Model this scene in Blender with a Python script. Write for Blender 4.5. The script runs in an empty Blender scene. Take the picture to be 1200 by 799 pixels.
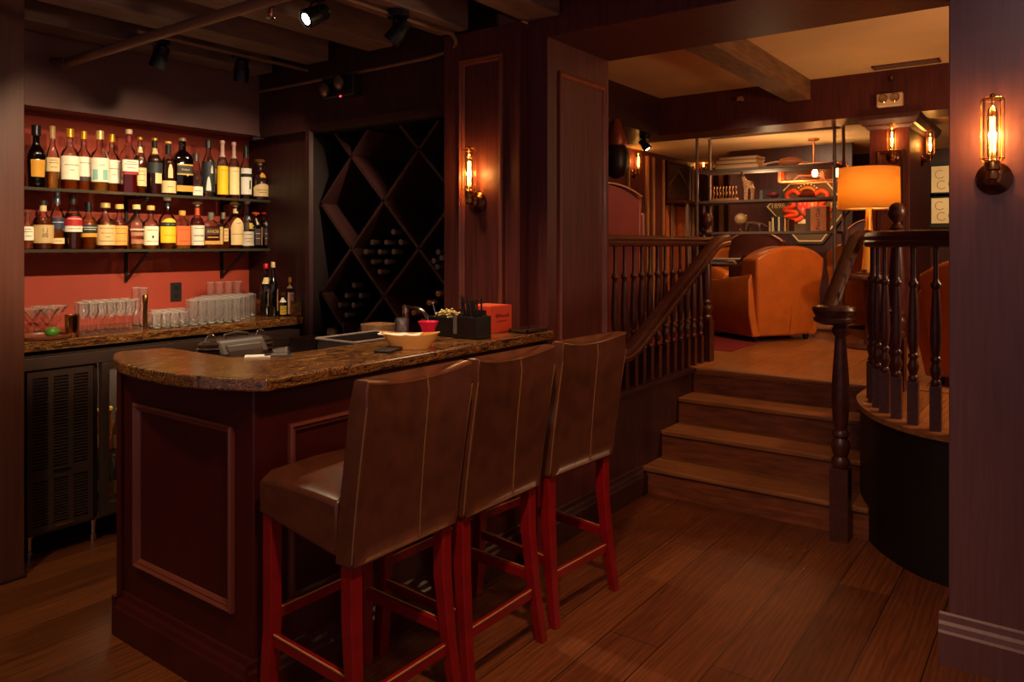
import bpy, bmesh, math, random
from mathutils import Vector, Matrix
random.seed(7)
PI = math.pi
SC = bpy.context.scene
COL = SC.collection
# ---------------------------------------------------------------- camera geometry (metres)
FPX, UC, HV, EYE = 888.0, 600.0, 287.0, 1.5
YAW = math.atan2(652, 888.0)
FW = (-math.sin(YAW), math.cos(YAW)); RT = (math.cos(YAW), math.sin(YAW))
def at(u, v, X=None, Y=None, Z=None):
    s = (u-UC)/FPX
    d = (FW[0]+RT[0]*s, FW[1]+RT[1]*s, (HV-v)/FPX)
    if X is not None: t = X/d[0]
    elif Y is not None: t = Y/d[1]
    else: t = (Z-EYE)/d[2]
    return Vector((t*d[0], t*d[1], EYE+t*d[2]))
def depth(x, y): return x*FW[0]+y*FW[1]

# ---------------------------------------------------------------- materials
def srgb(r, g, b):
    f = lambda c: (c/255/12.92) if c/255 <= .04045 else ((c/255+.055)/1.055)**2.4
    return (f(r), f(g), f(b))
MATS = {}
def newmat(name):
    m = bpy.data.materials.new(name); m.use_nodes = True
    nt = m.node_tree; nt.nodes.clear()
    out = nt.nodes.new('ShaderNodeOutputMaterial')
    return m, nt, out
def N(nt, t, **k):
    n = nt.nodes.new(t)
    for a, b in k.items():
        if a in n.inputs: n.inputs[a].default_value = b
        else: setattr(n, a, b)
    return n
def c4(c): return (c[0], c[1], c[2], 1)
def pbr(name, col, rough=.5, metal=0, spec=.5, var=0, scale=6, stretch=(1,1,1), bump=0, coat=0, emit=None, es=0):
    """Principled material with a little procedural colour variation."""
    if name in MATS: return MATS[name]
    m, nt, out = newmat(name)
    b = N(nt, 'ShaderNodeBsdfPrincipled')
    b.inputs['Base Color'].default_value = c4(col)
    b.inputs['Roughness'].default_value = rough; b.inputs['Metallic'].default_value = metal
    b.inputs['Specular IOR Level'].default_value = spec; b.inputs['Coat Weight'].default_value = coat
    b.inputs['Coat Roughness'].default_value = .15
    if emit:
        b.inputs['Emission Color'].default_value = c4(emit); b.inputs['Emission Strength'].default_value = es
    tc = N(nt, 'ShaderNodeTexCoord'); mp = N(nt, 'ShaderNodeMapping'); mp.inputs['Scale'].default_value = stretch
    nz = N(nt, 'ShaderNodeTexNoise', Scale=scale, Detail=4.0)
    nt.links.new(tc.outputs['Object'], mp.inputs[0]); nt.links.new(mp.outputs[0], nz.inputs['Vector'])
    if var:
        cr = N(nt, 'ShaderNodeValToRGB')
        cr.color_ramp.elements[0].position = .3; cr.color_ramp.elements[1].position = .7
        cr.color_ramp.elements[0].color = c4([c*(1-var) for c in col]); cr.color_ramp.elements[1].color = c4([min(1, c*(1+var)) for c in col])
        nt.links.new(nz.outputs['Fac'], cr.inputs[0]); nt.links.new(cr.outputs[0], b.inputs['Base Color'])
    if bump:
        bp = N(nt, 'ShaderNodeBump', Strength=bump, Distance=.01)
        nt.links.new(nz.outputs['Fac'], bp.inputs['Height']); nt.links.new(bp.outputs[0], b.inputs['Normal'])
    nt.links.new(b.outputs[0], out.inputs[0]); MATS[name] = m
    return m
def thin_glass(name, tint=(1,1,1), fac=.04, body=None, bodyw=0, rough=.04, ior=1.5, cut=0):
    """Thin see-through glass: tinted transparency under a Fresnel gloss; body adds a share of diffuse and translucent colour (liquids)."""
    if name in MATS: return MATS[name]
    m, nt, out = newmat(name)
    tr = N(nt, 'ShaderNodeBsdfTransparent'); tr.inputs[0].default_value = c4(tint)
    gl = N(nt, 'ShaderNodeBsdfGlossy', Roughness=rough); gl.inputs[0].default_value = (1,1,1,1)
    fr = N(nt, 'ShaderNodeFresnel', IOR=ior)
    if cut:
        tc = N(nt, 'ShaderNodeTexCoord'); mp = N(nt, 'ShaderNodeMapping'); mp.inputs['Scale'].default_value = (1, 1, .45)
        vo = N(nt, 'ShaderNodeTexVoronoi', Scale=cut); nt.links.new(tc.outputs['Object'], mp.inputs[0]); nt.links.new(mp.outputs[0], vo.inputs['Vector'])
        bp = N(nt, 'ShaderNodeBump', Strength=.9, Distance=.006); nt.links.new(vo.outputs['Distance'], bp.inputs['Height']); nt.links.new(bp.outputs[0], gl.inputs['Normal'])
    ad = N(nt, 'ShaderNodeMath', operation='ADD'); ad.inputs[1].default_value = fac; ad.use_clamp = True
    nt.links.new(fr.outputs[0], ad.inputs[0])
    base = tr
    if body:
        df = N(nt, 'ShaderNodeBsdfDiffuse'); df.inputs[0].default_value = c4(body)
        tl = N(nt, 'ShaderNodeBsdfTranslucent'); tl.inputs[0].default_value = c4(body)
        m1 = N(nt, 'ShaderNodeMixShader'); m1.inputs[0].default_value = .5
        nt.links.new(df.outputs[0], m1.inputs[1]); nt.links.new(tl.outputs[0], m1.inputs[2])
        m2 = N(nt, 'ShaderNodeMixShader'); m2.inputs[0].default_value = bodyw
        nt.links.new(tr.outputs[0], m2.inputs[1]); nt.links.new(m1.outputs[0], m2.inputs[2]); base = m2
    mx = N(nt, 'ShaderNodeMixShader')
    nt.links.new(ad.outputs[0], mx.inputs[0]); nt.links.new(base.outputs[0], mx.inputs[1]); nt.links.new(gl.outputs[0], mx.inputs[2])
    nt.links.new(mx.outputs[0], out.inputs[0]); MATS[name] = m
    return m
def emis(name, col, st):
    if name in MATS: return MATS[name]
    m, nt, out = newmat(name)
    e = N(nt, 'ShaderNodeEmission', Strength=st); e.inputs[0].default_value = c4(col)
    nt.links.new(e.outputs[0], out.inputs[0]); MATS[name] = m
    return m
def planks(name, c1, c2, gap, width, length, rough, spec=.5):
    """Oak boards that run along Y."""
    m, nt, out = newmat(name)
    b = N(nt, 'ShaderNodeBsdfPrincipled', Roughness=rough); b.inputs['Specular IOR Level'].default_value = spec
    tc = N(nt, 'ShaderNodeTexCoord'); mp = N(nt, 'ShaderNodeMapping'); mp.inputs['Rotation'].default_value = (0, 0, PI/2)
    br = N(nt, 'ShaderNodeTexBrick', offset=.37, Scale=1.0)
    br.inputs['Brick Width'].default_value = length; br.inputs['Row Height'].default_value = width
    br.inputs['Mortar Size'].default_value = .0022; br.inputs['Mortar Smooth'].default_value = .2
    br.inputs['Color1'].default_value = c4(c1); br.inputs['Color2'].default_value = c4(c2); br.inputs['Mortar'].default_value = c4(gap)
    nt.links.new(tc.outputs['Object'], mp.inputs[0]); nt.links.new(mp.outputs[0], br.inputs['Vector'])
    g1 = N(nt, 'ShaderNodeMapping'); g1.inputs['Scale'].default_value = (9, .6, 1)
    # rings of the grain, bent by a slow noise
    nz = N(nt, 'ShaderNodeTexNoise', Scale=2.6, Detail=7.0, Roughness=.66, Distortion=2.6)
    nt.links.new(tc.outputs['Object'], g1.inputs[0]); nt.links.new(g1.outputs[0], nz.inputs['Vector'])
    wm = N(nt, 'ShaderNodeMapping'); wm.inputs['Scale'].default_value = (5, .42, 1)
    wv = N(nt, 'ShaderNodeTexWave', Scale=2.6, Distortion=14.0, Detail=3.0); wv.inputs['Detail Scale'].default_value = .9
    nt.links.new(tc.outputs['Object'], wm.inputs[0]); nt.links.new(wm.outputs[0], wv.inputs['Vector'])
    r1 = N(nt, 'ShaderNodeMapRange'); r1.inputs['To Min'].default_value = .22; r1.inputs['To Max'].default_value = 1.62
    nt.links.new(nz.outputs['Fac'], r1.inputs[0])
    r2 = N(nt, 'ShaderNodeMapRange'); r2.inputs['To Min'].default_value = .8; r2.inputs['To Max'].default_value = 1.12
    nt.links.new(wv.outputs['Fac'], r2.inputs[0])
    mu = N(nt, 'ShaderNodeMath', operation='MULTIPLY'); nt.links.new(r1.outputs[0], mu.inputs[0]); nt.links.new(r2.outputs[0], mu.inputs[1])
    vm = N(nt, 'ShaderNodeVectorMath', operation='SCALE'); nt.links.new(br.outputs['Color'], vm.inputs[0]); nt.links.new(mu.outputs[0], vm.inputs['Scale'])
    nt.links.new(vm.outputs[0], b.inputs['Base Color'])
    bp = N(nt, 'ShaderNodeBump', Strength=.25, Distance=.004)
    nt.links.new(mu.outputs[0], bp.inputs['Height']); nt.links.new(bp.outputs[0], b.inputs['Normal'])
    nt.links.new(b.outputs[0], out.inputs[0]); MATS[name] = m
    return m
def granite(name):
    m, nt, out = newmat(name)
    b = N(nt, 'ShaderNodeBsdfPrincipled', Roughness=.2); b.inputs['Specular IOR Level'].default_value = .6
    tc = N(nt, 'ShaderNodeTexCoord'); mp = N(nt, 'ShaderNodeMapping'); mp.inputs['Scale'].default_value = (8.5, 2.6, 16); mp.inputs['Rotation'].default_value = (0, 0, .4)
    nz = N(nt, 'ShaderNodeTexNoise', Scale=2.2, Detail=9.0, Roughness=.72, Distortion=2.2)
    nt.links.new(tc.outputs['Object'], mp.inputs[0]); nt.links.new(mp.outputs[0], nz.inputs['Vector'])
    cr = N(nt, 'ShaderNodeValToRGB'); e = cr.color_ramp.elements
    e[0].position = .38; e[0].color = c4(srgb(26, 16, 14)); e[1].position = .7; e[1].color = c4(srgb(236, 186, 108))
    for p, c in ((.43, (84, 50, 30)), (.465, (30, 20, 18)), (.51, (176, 112, 52)), (.53, (44, 28, 22)), (.575, (60, 38, 28)), (.61, (206, 142, 70)), (.635, (70, 44, 30))):
        x = e.new(p); x.color = c4(srgb(*c))
    nt.links.new(nz.outputs['Fac'], cr.inputs[0]); nt.links.new(cr.outputs[0], b.inputs['Base Color'])
    nt.links.new(b.outputs[0], out.inputs[0]); MATS[name] = m
    return m

WOOD = pbr('mahogany', srgb(88, 40, 36), .44, var=.3, scale=3, stretch=(18, 18, 1), spec=.3)
MOUW = pbr('lit_mahogany_moulding', srgb(124, 62, 40), .28, var=.2, scale=3, stretch=(10, 10, 2), spec=.6)  # lighter than the mahogany: edge highlights are put into its colour
WOODX = pbr('mahogany_rail', srgb(72, 32, 25), .36, var=.3, scale=4, stretch=(10, 3, 10), spec=.5)
WOODD = pbr('mahogany_dark', srgb(58, 27, 27), .42, var=.3, scale=3, stretch=(18, 18, 1), spec=.4)
BARW = pbr('bar_front_paint', srgb(62, 14, 13), .36, var=.1, scale=3, stretch=(4, 4, 1), spec=.4)
BARM = pbr('lit_bar_moulding', srgb(104, 50, 40), .26, spec=.55)  # paler than the bar front, with the moulding highlights in its colour
PILW = pbr('purple_brown_wood', srgb(98, 60, 60), .42, var=.14, scale=3, stretch=(22, 22, 1.2), spec=.42)
BEAM = pbr('beam_paint', srgb(118, 88, 78), .55, var=.25, scale=5, stretch=(6, 1, 6))
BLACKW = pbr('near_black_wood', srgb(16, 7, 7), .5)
RACKW = pbr('rack_wood', srgb(62, 31, 31), .5, var=.2, scale=4)
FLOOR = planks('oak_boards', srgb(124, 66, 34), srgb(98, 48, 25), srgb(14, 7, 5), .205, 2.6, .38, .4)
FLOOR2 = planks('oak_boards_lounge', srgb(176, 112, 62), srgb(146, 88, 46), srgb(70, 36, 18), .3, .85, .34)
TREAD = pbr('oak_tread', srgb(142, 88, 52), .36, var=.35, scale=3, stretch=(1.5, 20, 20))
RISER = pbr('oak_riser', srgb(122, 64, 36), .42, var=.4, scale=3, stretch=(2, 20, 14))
GRAN = granite('brown_gold_granite')
LEATH = pbr('brown_leather', srgb(84, 43, 25), .32, var=.25, scale=14, bump=.1, spec=.5, coat=.25)
STITCH = pbr('stitched_seam', srgb(120, 78, 46), .5)
LEGRED = pbr('red_lacquer', srgb(126, 14, 14), .3, var=.2, scale=10, spec=.5)
WORN = pbr('worn_edge', srgb(190, 130, 80), .6)
STEEL = pbr('dark_steel', srgb(70, 66, 64), .35, metal=.8)
BLACKM = pbr('black_metal', srgb(22, 20, 20), .42, metal=.3)
BRONZE = pbr('bronze_sheet', srgb(80, 60, 54), .36, metal=.25, var=.1)
BRASS = pbr('antique_brass', srgb(150, 104, 58), .3, metal=1)
CHROME = pbr('chrome', srgb(215, 205, 195), .12, metal=1)
IRON = pbr('pale_iron', srgb(140, 116, 102), .42, metal=.15)
CREAM = pbr('plaster_cream', srgb(226, 184, 130), .8, var=.07, scale=2)
ORLEA = pbr('tan_leather', srgb(196, 104, 40), .34, var=.14, scale=8, bump=.06)
DKLEA = pbr('oxblood_leather', srgb(92, 34, 24), .36, var=.2, scale=8)
RED = pbr('red_wall_paint', srgb(150, 50, 28), .7, var=.18, scale=2.2)
PIPE = pbr('painted_pipe', srgb(120, 82, 60), .45)
BLACKP = pbr('black_plastic', srgb(24, 20, 20), .35)
GLASS = thin_glass('clear_glass', (1, 1, 1), .06, (.95, .9, .84), .03, rough=.1, ior=1.3)
CUTG = thin_glass('cut_glass', (1, 1, 1), .05, (1, .95, .86), .03, rough=.09, ior=1.16, cut=75)
RIMG = thin_glass('glass_highlight', (1, 1, 1), .12, (1, .95, .86), .5, rough=.12)  # whitish body paints highlights into rims and bases
SHELFG = thin_glass('shelf_glass', (.94, .96, .94), .03, ior=1.3)
CLEARB = thin_glass('bottle_glass', (.97, .96, .94), .03, ior=1.35)
DARKB = thin_glass('dark_bottle_glass', (.16, .08, .04), .05, srgb(20, 10, 8), .5)

# ---------------------------------------------------------------- objects
def link(o): COL.objects.link(o); return o
def tag(o, label=None, cat=None, group=None, kind=None):
    if label: o['label'] = label
    if cat: o['category'] = cat
    if group: o['group'] = group
    if kind: o['kind'] = kind
    return o
def thing(name, label, cat, loc=(0, 0, 0), rz=0, group=None):
    o = bpy.data.objects.new(name, None); link(o); o.empty_display_size = .05
    o.location = loc; o.rotation_euler = (0, 0, rz)
    return tag(o, label, cat, group)
def dup(root, loc=None, rz=None, label=None, group=None):
    def cp(o, p):
        c = o.copy(); link(c)
        if p: c.parent = p
        for ch in o.children: cp(ch, c)
        return c
    r = cp(root, None)
    if loc is not None: r.location = loc
    if rz is not None: r.rotation_euler = (0, 0, rz)
    if label: r['label'] = label
    if group: r['group'] = group
    return r

class MB:
    def __init__(s): s.bm = bmesh.new()
    def quad_ring(s, rings, cap=True, closed=True):
        vs = [[s.bm.verts.new(p) for p in r] for r in rings]
        n = len(vs[0])
        for a, b in zip(vs, vs[1:]):
            for i in range(n if closed else n-1):
                j = (i+1) % n
                try: s.bm.faces.new((a[i], a[j], b[j], b[i]))
                except ValueError: pass
        if cap and closed:
            s.bm.faces.new(list(reversed(vs[0]))); s.bm.faces.new(vs[-1])
        return s
    def box(s, a, b):
        (x0, y0, z0), (x1, y1, z1) = [min(p, q) for p, q in zip(a, b)], [max(p, q) for p, q in zip(a, b)]
        return s.quad_ring([[(x0, y0, z), (x1, y0, z), (x1, y1, z), (x0, y1, z)] for z in (z0, z1)])
    def bar(s, p, q, w, d, up=(0, 0, 1), w2=None, d2=None):
        """A square-section bar from p to q, w across and d along 'up'."""
        p, q = Vector(p), Vector(q); t = (q-p).normalized(); u = Vector(up)
        a = t.cross(u)
        if a.length < 1e-4: a = t.cross(Vector((1, 0, 0)))
        a.normalize(); b = a.cross(t).normalized()
        r = []
        for c, ww, dd in ((p, w, d), (q, w2 or w, d2 or d)):
            r.append([c+a*ww/2*i+b*dd/2*j for i, j in ((-1, -1), (1, -1), (1, 1), (-1, 1))])
        return s.quad_ring(r)
    def cyl(s, p, q, r, r2=None, n=16):
        p, q = Vector(p), Vector(q); t = (q-p).normalized()
        a = t.orthogonal().normalized(); b = t.cross(a)
        rr = (r, r if r2 is None else r2)
        return s.quad_ring([[c+(a*math.cos(2*PI*i/n)+b*math.sin(2*PI*i/n))*k for i in range(n)] for c, k in zip((p, q), rr)])
    def lathe(s, prof, c=(0, 0, 0), n=20, axis=(0, 0, 1), cap=True):
        ax = Vector(axis).normalized(); a = ax.orthogonal().normalized() if abs(ax.z) < .99 else Vector((1, 0, 0)); b = ax.cross(a); c = Vector(c)
        return s.quad_ring([[c+ax*z+(a*math.cos(2*PI*i/n)+b*math.sin(2*PI*i/n))*max(r, 1e-4) for i in range(n)] for r, z in prof], cap)
    def sqlathe(s, prof, c=(0, 0, 0), rz=0, pw=4, n=24, dep=1):
        c = Vector(c); rings = []
        for r, z in prof:
            ring = []
            for i in range(n):
                t = 2*PI*i/n; k = (abs(math.cos(t))**pw+abs(math.sin(t))**pw)**(-1/pw)
                x, y = r*k*math.cos(t)*dep, r*k*math.sin(t)
                ring.append(c+Vector((x*math.cos(rz)-y*math.sin(rz), x*math.sin(rz)+y*math.cos(rz), z)))
            rings.append(ring)
        return s.quad_ring(rings)
    def tube(s, pts, r, n=10, closed=False):
        pts = [Vector(p) for p in pts]; rings = []; a = None
        for i, p in enumerate(pts):
            t = (pts[min(i+1, len(pts)-1)]-pts[max(i-1, 0)])
            if t.length < 1e-6: t = Vector((0, 0, 1))
            t.normalize()
            a = (t.orthogonal() if a is None else a-t*a.dot(t)).normalized(); b = t.cross(a)
            k = r[i] if isinstance(r, (list, tuple)) else r
            rings.append([p+(a*math.cos(2*PI*j/n)+b*math.sin(2*PI*j/n))*k for j in range(n)])
        return s.quad_ring(rings)
    def sweep(s, pts, prof):
        """Profile (across, up) carried along a path, kept upright."""
        pts = [Vector(p) for p in pts]; rings = []
        for i, p in enumerate(pts):
            t = (pts[min(i+1, len(pts)-1)]-pts[max(i-1, 0)]).normalized()
            side = t.cross(Vector((0, 0, 1)))
            side = side.normalized() if side.length > 1e-4 else Vector((1, 0, 0))
            up = side.cross(t).normalized()
            rings.append([p+side*x+up*y for x, y in prof])
        return s.quad_ring(rings)
    def prism(s, poly, z0, z1):
        return s.quad_ring([[(x, y, z) for x, y in poly] for z in (z0, z1)])
    def ext(s, poly3, vec):
        v = Vector(vec)
        return s.quad_ring([[Vector(p) for p in poly3], [Vector(p)+v for p in poly3]])
    def frame(s, O, U, V, Nn, w, h, prof):
        """A mitred moulding round a w by h panel at O; prof lists (inset, height)."""
        O, U, V, Nn = Vector(O), Vector(U), Vector(V), Vector(Nn)
        r = []
        for i, t in prof:
            r.append([O+U*a+V*b+Nn*t for a, b in ((i, i), (w-i, i), (w-i, h-i), (i, h-i))])
        return s.quad_ring(r, cap=False)
    def build(s, name, mat, parent=None, world=False, smooth=None, bevel=0, seg=2, sub=0, weld=False):
        if weld: bmesh.ops.remove_doubles(s.bm, verts=s.bm.verts, dist=1e-5)
        bmesh.ops.recalc_face_normals(s.bm, faces=s.bm.faces)
        me = bpy.data.meshes.new(name)
        if world and parent is not None:
            bmesh.ops.translate(s.bm, vec=-Vector(parent.location), verts=s.bm.verts)
        if smooth is not None:
            for f in s.bm.faces: f.smooth = True
            for e in s.bm.edges:
                if len(e.link_faces) == 2 and e.calc_face_angle(0) > math.radians(smooth): e.smooth = False
        s.bm.to_mesh(me); s.bm.free(); me.materials.append(mat)
        o = bpy.data.objects.new(name, me); link(o)
        if parent is not None: o.parent = parent
        if bevel:
            b = o.modifiers.new('bevel', 'BEVEL'); b.width = bevel; b.segments = seg; b.limit_method = 'ANGLE'; b.angle_limit = math.radians(40)
        if sub:
            u = o.modifiers.new('sub', 'SUBSURF'); u.levels = sub; u.render_levels = sub
        return o
MOULD = [(0, 0), (0, .014), (.008, .02), (.016, .012), (.022, .012), (.03, .004), (.032, 0)]
def text(body, size, mat, parent, M, name='lettering', ext=.0004, world=True, align='CENTER'):
    cu = bpy.data.curves.new('txt', 'FONT'); cu.body = body; cu.size = size; cu.extrude = ext; cu.align_x = align; cu.align_y = 'CENTER'
    o = bpy.data.objects.new('txt', cu); link(o)
    dg = bpy.context.evaluated_depsgraph_get()
    me = bpy.data.meshes.new_from_object(o.evaluated_get(dg))
    bpy.data.objects.remove(o); bpy.data.curves.remove(cu)
    me.transform(M)
    if world and parent is not None: me.transform(Matrix.Translation(-Vector(parent.location)))
    me.materials.clear(); me.materials.append(mat)
    r = bpy.data.objects.new(name, me); link(r)
    if parent is not None: r.parent = parent
    return r
def smooth3(pts, k=5):
    out = []; n = len(pts)
    for i in range(n-1):
        p0, p1, p2, p3 = [Vector(pts[max(0, min(n-1, j))]) for j in (i-1, i, i+1, i+2)]
        for s in range(k):
            t = s/k
            out.append(.5*((2*p1)+(p2-p0)*t+(2*p0-5*p1+4*p2-p3)*t*t+(3*p1-p0-3*p2+p3)*t**3))
    return out+[Vector(pts[-1])]
def basis(o, x, y, z=None):
    x, y = Vector(x).normalized(), Vector(y).normalized(); z = x.cross(y)
    return Matrix(((x.x, y.x, z.x, o[0]), (x.y, y.y, z.y, o[1]), (x.z, y.z, z.z, o[2]), (0, 0, 0, 1)))
def struct(name, mb, mat, parent=None, **k):
    o = mb.build(name, mat, parent, **k)
    if parent is None: o['kind'] = 'structure'
    return o
# ================================================================ THE SHELL
UP = .66                                    # lounge floor above the bar floor
YW, YP, XB = 3.12, 3.06, -4.6               # rack wall, pilaster face, bottle wall
CURVE = [(-.93, 4.93), (-.935, 4.6), (-.913, 4.44), (-.856, 4.268), (-.77, 4.09), (-.656, 3.95), (-.552, 3.862), (-.435, 3.812), (-.2, 3.76), (.2, 3.74), (1.4, 3.74)]
def smooth2(pts, k=5):
    out = []
    for i in range(len(pts)-1):
        p0, p1, p2, p3 = [Vector(pts[max(0, min(len(pts)-1, j))]) for j in (i-1, i, i+1, i+2)]
        for s in range(k):
            t = s/k
            out.append(.5*((2*p1)+(p2-p0)*t+(2*p0-5*p1+4*p2-p3)*t*t+(3*p1-p0-3*p2+p3)*t**3))
    return out+[Vector(pts[-1])]
CS = [tuple(p) for p in smooth2(CURVE)]

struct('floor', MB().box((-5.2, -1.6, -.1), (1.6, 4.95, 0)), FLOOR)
f2 = MB()
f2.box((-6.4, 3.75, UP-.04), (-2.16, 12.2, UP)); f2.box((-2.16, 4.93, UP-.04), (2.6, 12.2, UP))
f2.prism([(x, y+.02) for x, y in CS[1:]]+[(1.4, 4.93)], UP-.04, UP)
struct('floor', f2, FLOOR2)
# bar ceiling and its joists
struct('ceiling', MB().box((-5.2, -1.6, 2.86), (1.6, 3.75, 2.95)), pbr('ceiling_black', srgb(26, 18, 16), .8))
for i, xr in enumerate((-1.42, -2.0, -2.52, -3.07, -3.62, -4.17)):
    o = MB().box((xr-.2, -1.5, 2.62), (xr, 3.05 if xr < -2.1 else 3.12, 2.858)).build('ceiling_beam', BEAM, bevel=.006)
    tag(o, 'dark grey brown painted beam under the black ceiling over the bar', 'beam', 'painted beams over the bar')
# walls round the bar
wl = MB().box((-5.2, -1.6, 0), (-3.81, 1.46, 2.86)); struct('wall_left', wl, pbr('brown_wood', srgb(92, 50, 40), .42, var=.15, scale=3, stretch=(22, 22, 1.2), spec=.4), bevel=.004)
struct('baseboard_left', MB().box((-3.81, -1.6, 0), (-3.79, 1.462, .012)), WOODD)
struct('wall_back', MB().box((-4.7, 1.46, 0), (XB, 3.2, 2.86)), RED)
sf = MB().box((XB, 1.46, 2.235), (-4.41, YW, 2.86)); sf.box((-4.41, 1.46, 2.235), (-4.404, YW, 2.262))
struct('wall_soffit', sf, pbr('soffit_paint', srgb(116, 82, 78), .34, var=.12, scale=3))
wr = MB()
wr.box((-4.41, YW, 2.225), (-2.705, 3.75, 2.86)); struct('wall_rear', wr, WOODD)
struct('wall_niche', MB().box((-4.7, 3.17, 0), (-3.88, 3.75, 2.225)), WOODD)
struct('wall_plinth', MB().box((-3.88, YW, 0), (-2.705, 3.75, .86)).box((-3.88, 2.96, 0), (-2.72, 3.12, .93)), WOODD)
struct('wall_recess', MB().box((-3.88, 3.6, .86), (-2.705, 3.75, 2.225)), WOODD)
struct('trim_1', MB().frame((-3.9, YW, .86), (1, 0, 0), (0, 0, 1), (0, -1, 0), 1.24, 1.4, [(0, 0), (0, .022), (.035, .022), (.042, .012), (.05, 0)]), WOODD)
# panelled pilaster, wall end and opening
pl = MB().box((-2.7, YP, 0), (-2.2, 3.75, 2.615)); pt = struct('wall_pilaster', pl, WOOD, bevel=.004)
MB().frame((-2.585, YP, 1.16), (1, 0, 0), (0, 0, 1), (0, -1, 0), .285, 1.31, MOULD).build('panel_moulding', MOUW, pt)
jm = MB().box((-2.2, 3.13, 0), (-2.08, 3.75, 3.1)); jw = struct('wall_jamb', jm, WOOD, bevel=.004)
MB().frame((-2.08, 3.225, .35), (0, 1, 0), (0, 0, 1), (1, 0, 0), .48, 2.03, MOULD).build('panel_moulding', MOUW, jw)
struct('wall_header', MB().box((-2.08, 3.13, 2.53), (-.3, 3.75, 3.1)), WOOD, bevel=.004)
rp = struct('wall_right', MB().box((-.346, 3.12, 0), (1.6, 3.75, 3.1)), PILW, bevel=.004)
BASEP = [(0, 0), (0, .11), (.006, .118), (.012, .135), (.02, .145), (.024, .165), (.03, .172), (.03, 0)]
def baseboard(name, p, q, out, h=1, mat=WOODD):
    p, q, o = Vector(p), Vector(q), Vector(out)
    mb = MB(); mb.quad_ring([[c+o*(.03-a)+Vector((0, 0, b*h)) for a, b in BASEP] for c in (p, q)])
    return struct(name, mb, mat)
baseboard('baseboard_right', (-.376, 3.12, 0), (1.6, 3.12, 0), (0, -1, 0), 1.05, PILW)
# knee wall of the left balustrade, with its capping ledge and skirting
kw = MB().box((-2.16, 3.75, 0), (-2.08, 5.45, .63)); kw.box((-2.175, 3.75, .63), (-2.055, 5.45, .657)); struct('wall_knee', kw, WOODD, bevel=.003)
baseboard('baseboard_knee', (-2.08, 3.13, 0), (-2.08, 4.2, 0), (1, 0, 0), 1.0)
# curved wall under the right balustrade
cw = MB(); n = len(CS)
def off(i, d):
    a = Vector(CS[max(0, i-1)]); b = Vector(CS[min(n-1, i+1)]); t = (b-a).normalized()
    return Vector(CS[i])+Vector((-t.y, t.x))*d
rings = []
for i in range(n):
    a, b = off(i, 0), off(i, .09)
    rings.append([(a.x, a.y, 0), (b.x, b.y, 0), (b.x, b.y, UP-.02), (a.x, a.y, UP-.02)])
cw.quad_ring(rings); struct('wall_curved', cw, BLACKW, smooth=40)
cl = MB(); rings = []
for i in range(n):
    a, b = off(i, -.018), off(i, .14)
    rings.append([(a.x, a.y, UP-.022), (b.x, b.y, UP-.022), (b.x, b.y, UP+.004), (a.x, a.y, UP+.004)])
cl.quad_ring(rings); struct('trim_2', cl, TREAD, smooth=40)

# ================================================================ STAIR
st = thing('staircase', 'four-step oak staircase rising from the bar floor to the lounge', 'stairs', (-1.5, 4.18, 0))
NY = [4.17, 4.43, 4.69, 4.93]
for k in range(4):
    y, z = NY[k]+.012, .165*k
    xr = (-.815, -.9, -.925, -.93)[k]
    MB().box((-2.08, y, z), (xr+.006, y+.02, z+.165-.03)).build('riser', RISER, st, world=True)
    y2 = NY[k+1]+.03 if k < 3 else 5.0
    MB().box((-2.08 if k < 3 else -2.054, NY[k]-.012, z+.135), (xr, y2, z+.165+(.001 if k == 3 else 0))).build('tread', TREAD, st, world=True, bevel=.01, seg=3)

# ================================================================ LOUNGE SHELL
CZ, SB, SOY = 3.0, 2.62, 7.15      # lounge ceiling, underside and face of the dividing beam
struct('ceiling', MB().box((-3.365, 3.75, CZ), (2.6, SOY, CZ+.1)), CREAM)
struct('wall_side', MB().box((-3.9, 3.75, 2.62), (-3.365, SOY, CZ+.1)), WOODD)
s2 = MB().box((-6.4, SOY, SB), (2.6, 7.58, CZ+.1)); struct('wall_beam', s2, WOOD)
struct('ceiling', MB().box((-6.4, 7.58, 2.68), (2.6, 12.2, 2.78)), CREAM)
struct('ceiling', MB().box((-6.4, 3.75, 2.7), (-3.9, 7.15, 2.8)), CREAM)
struct('wall_lounge', MB().box((-6.5, 3.75, UP), (-4.35, 3.78, 2.8)), WOODD)
struct('wall_west', MB().box((-4.45, 3.78, UP), (-4.3, 10.6, 2.7)), WOOD)
struct('wall_north', MB().box((-6.4, 10.6, UP), (2.6, 10.75, 2.7)), WOODD)
struct('wall_east', MB().box((2.5, 3.75, UP), (2.6, 12.2, CZ)), WOODD)
bm = MB().box((-2.09, 3.75, 2.82), (-1.885, SOY, CZ)); o = bm.build('ceiling_beam', pbr('rough_timber', srgb(122, 84, 54), .7, var=.35, scale=5, stretch=(8, 1, 8), bump=.3), bevel=.008)
tag(o, 'rough-sawn timber beam crossing the pale plaster ceiling of the lounge', 'beam')
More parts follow.
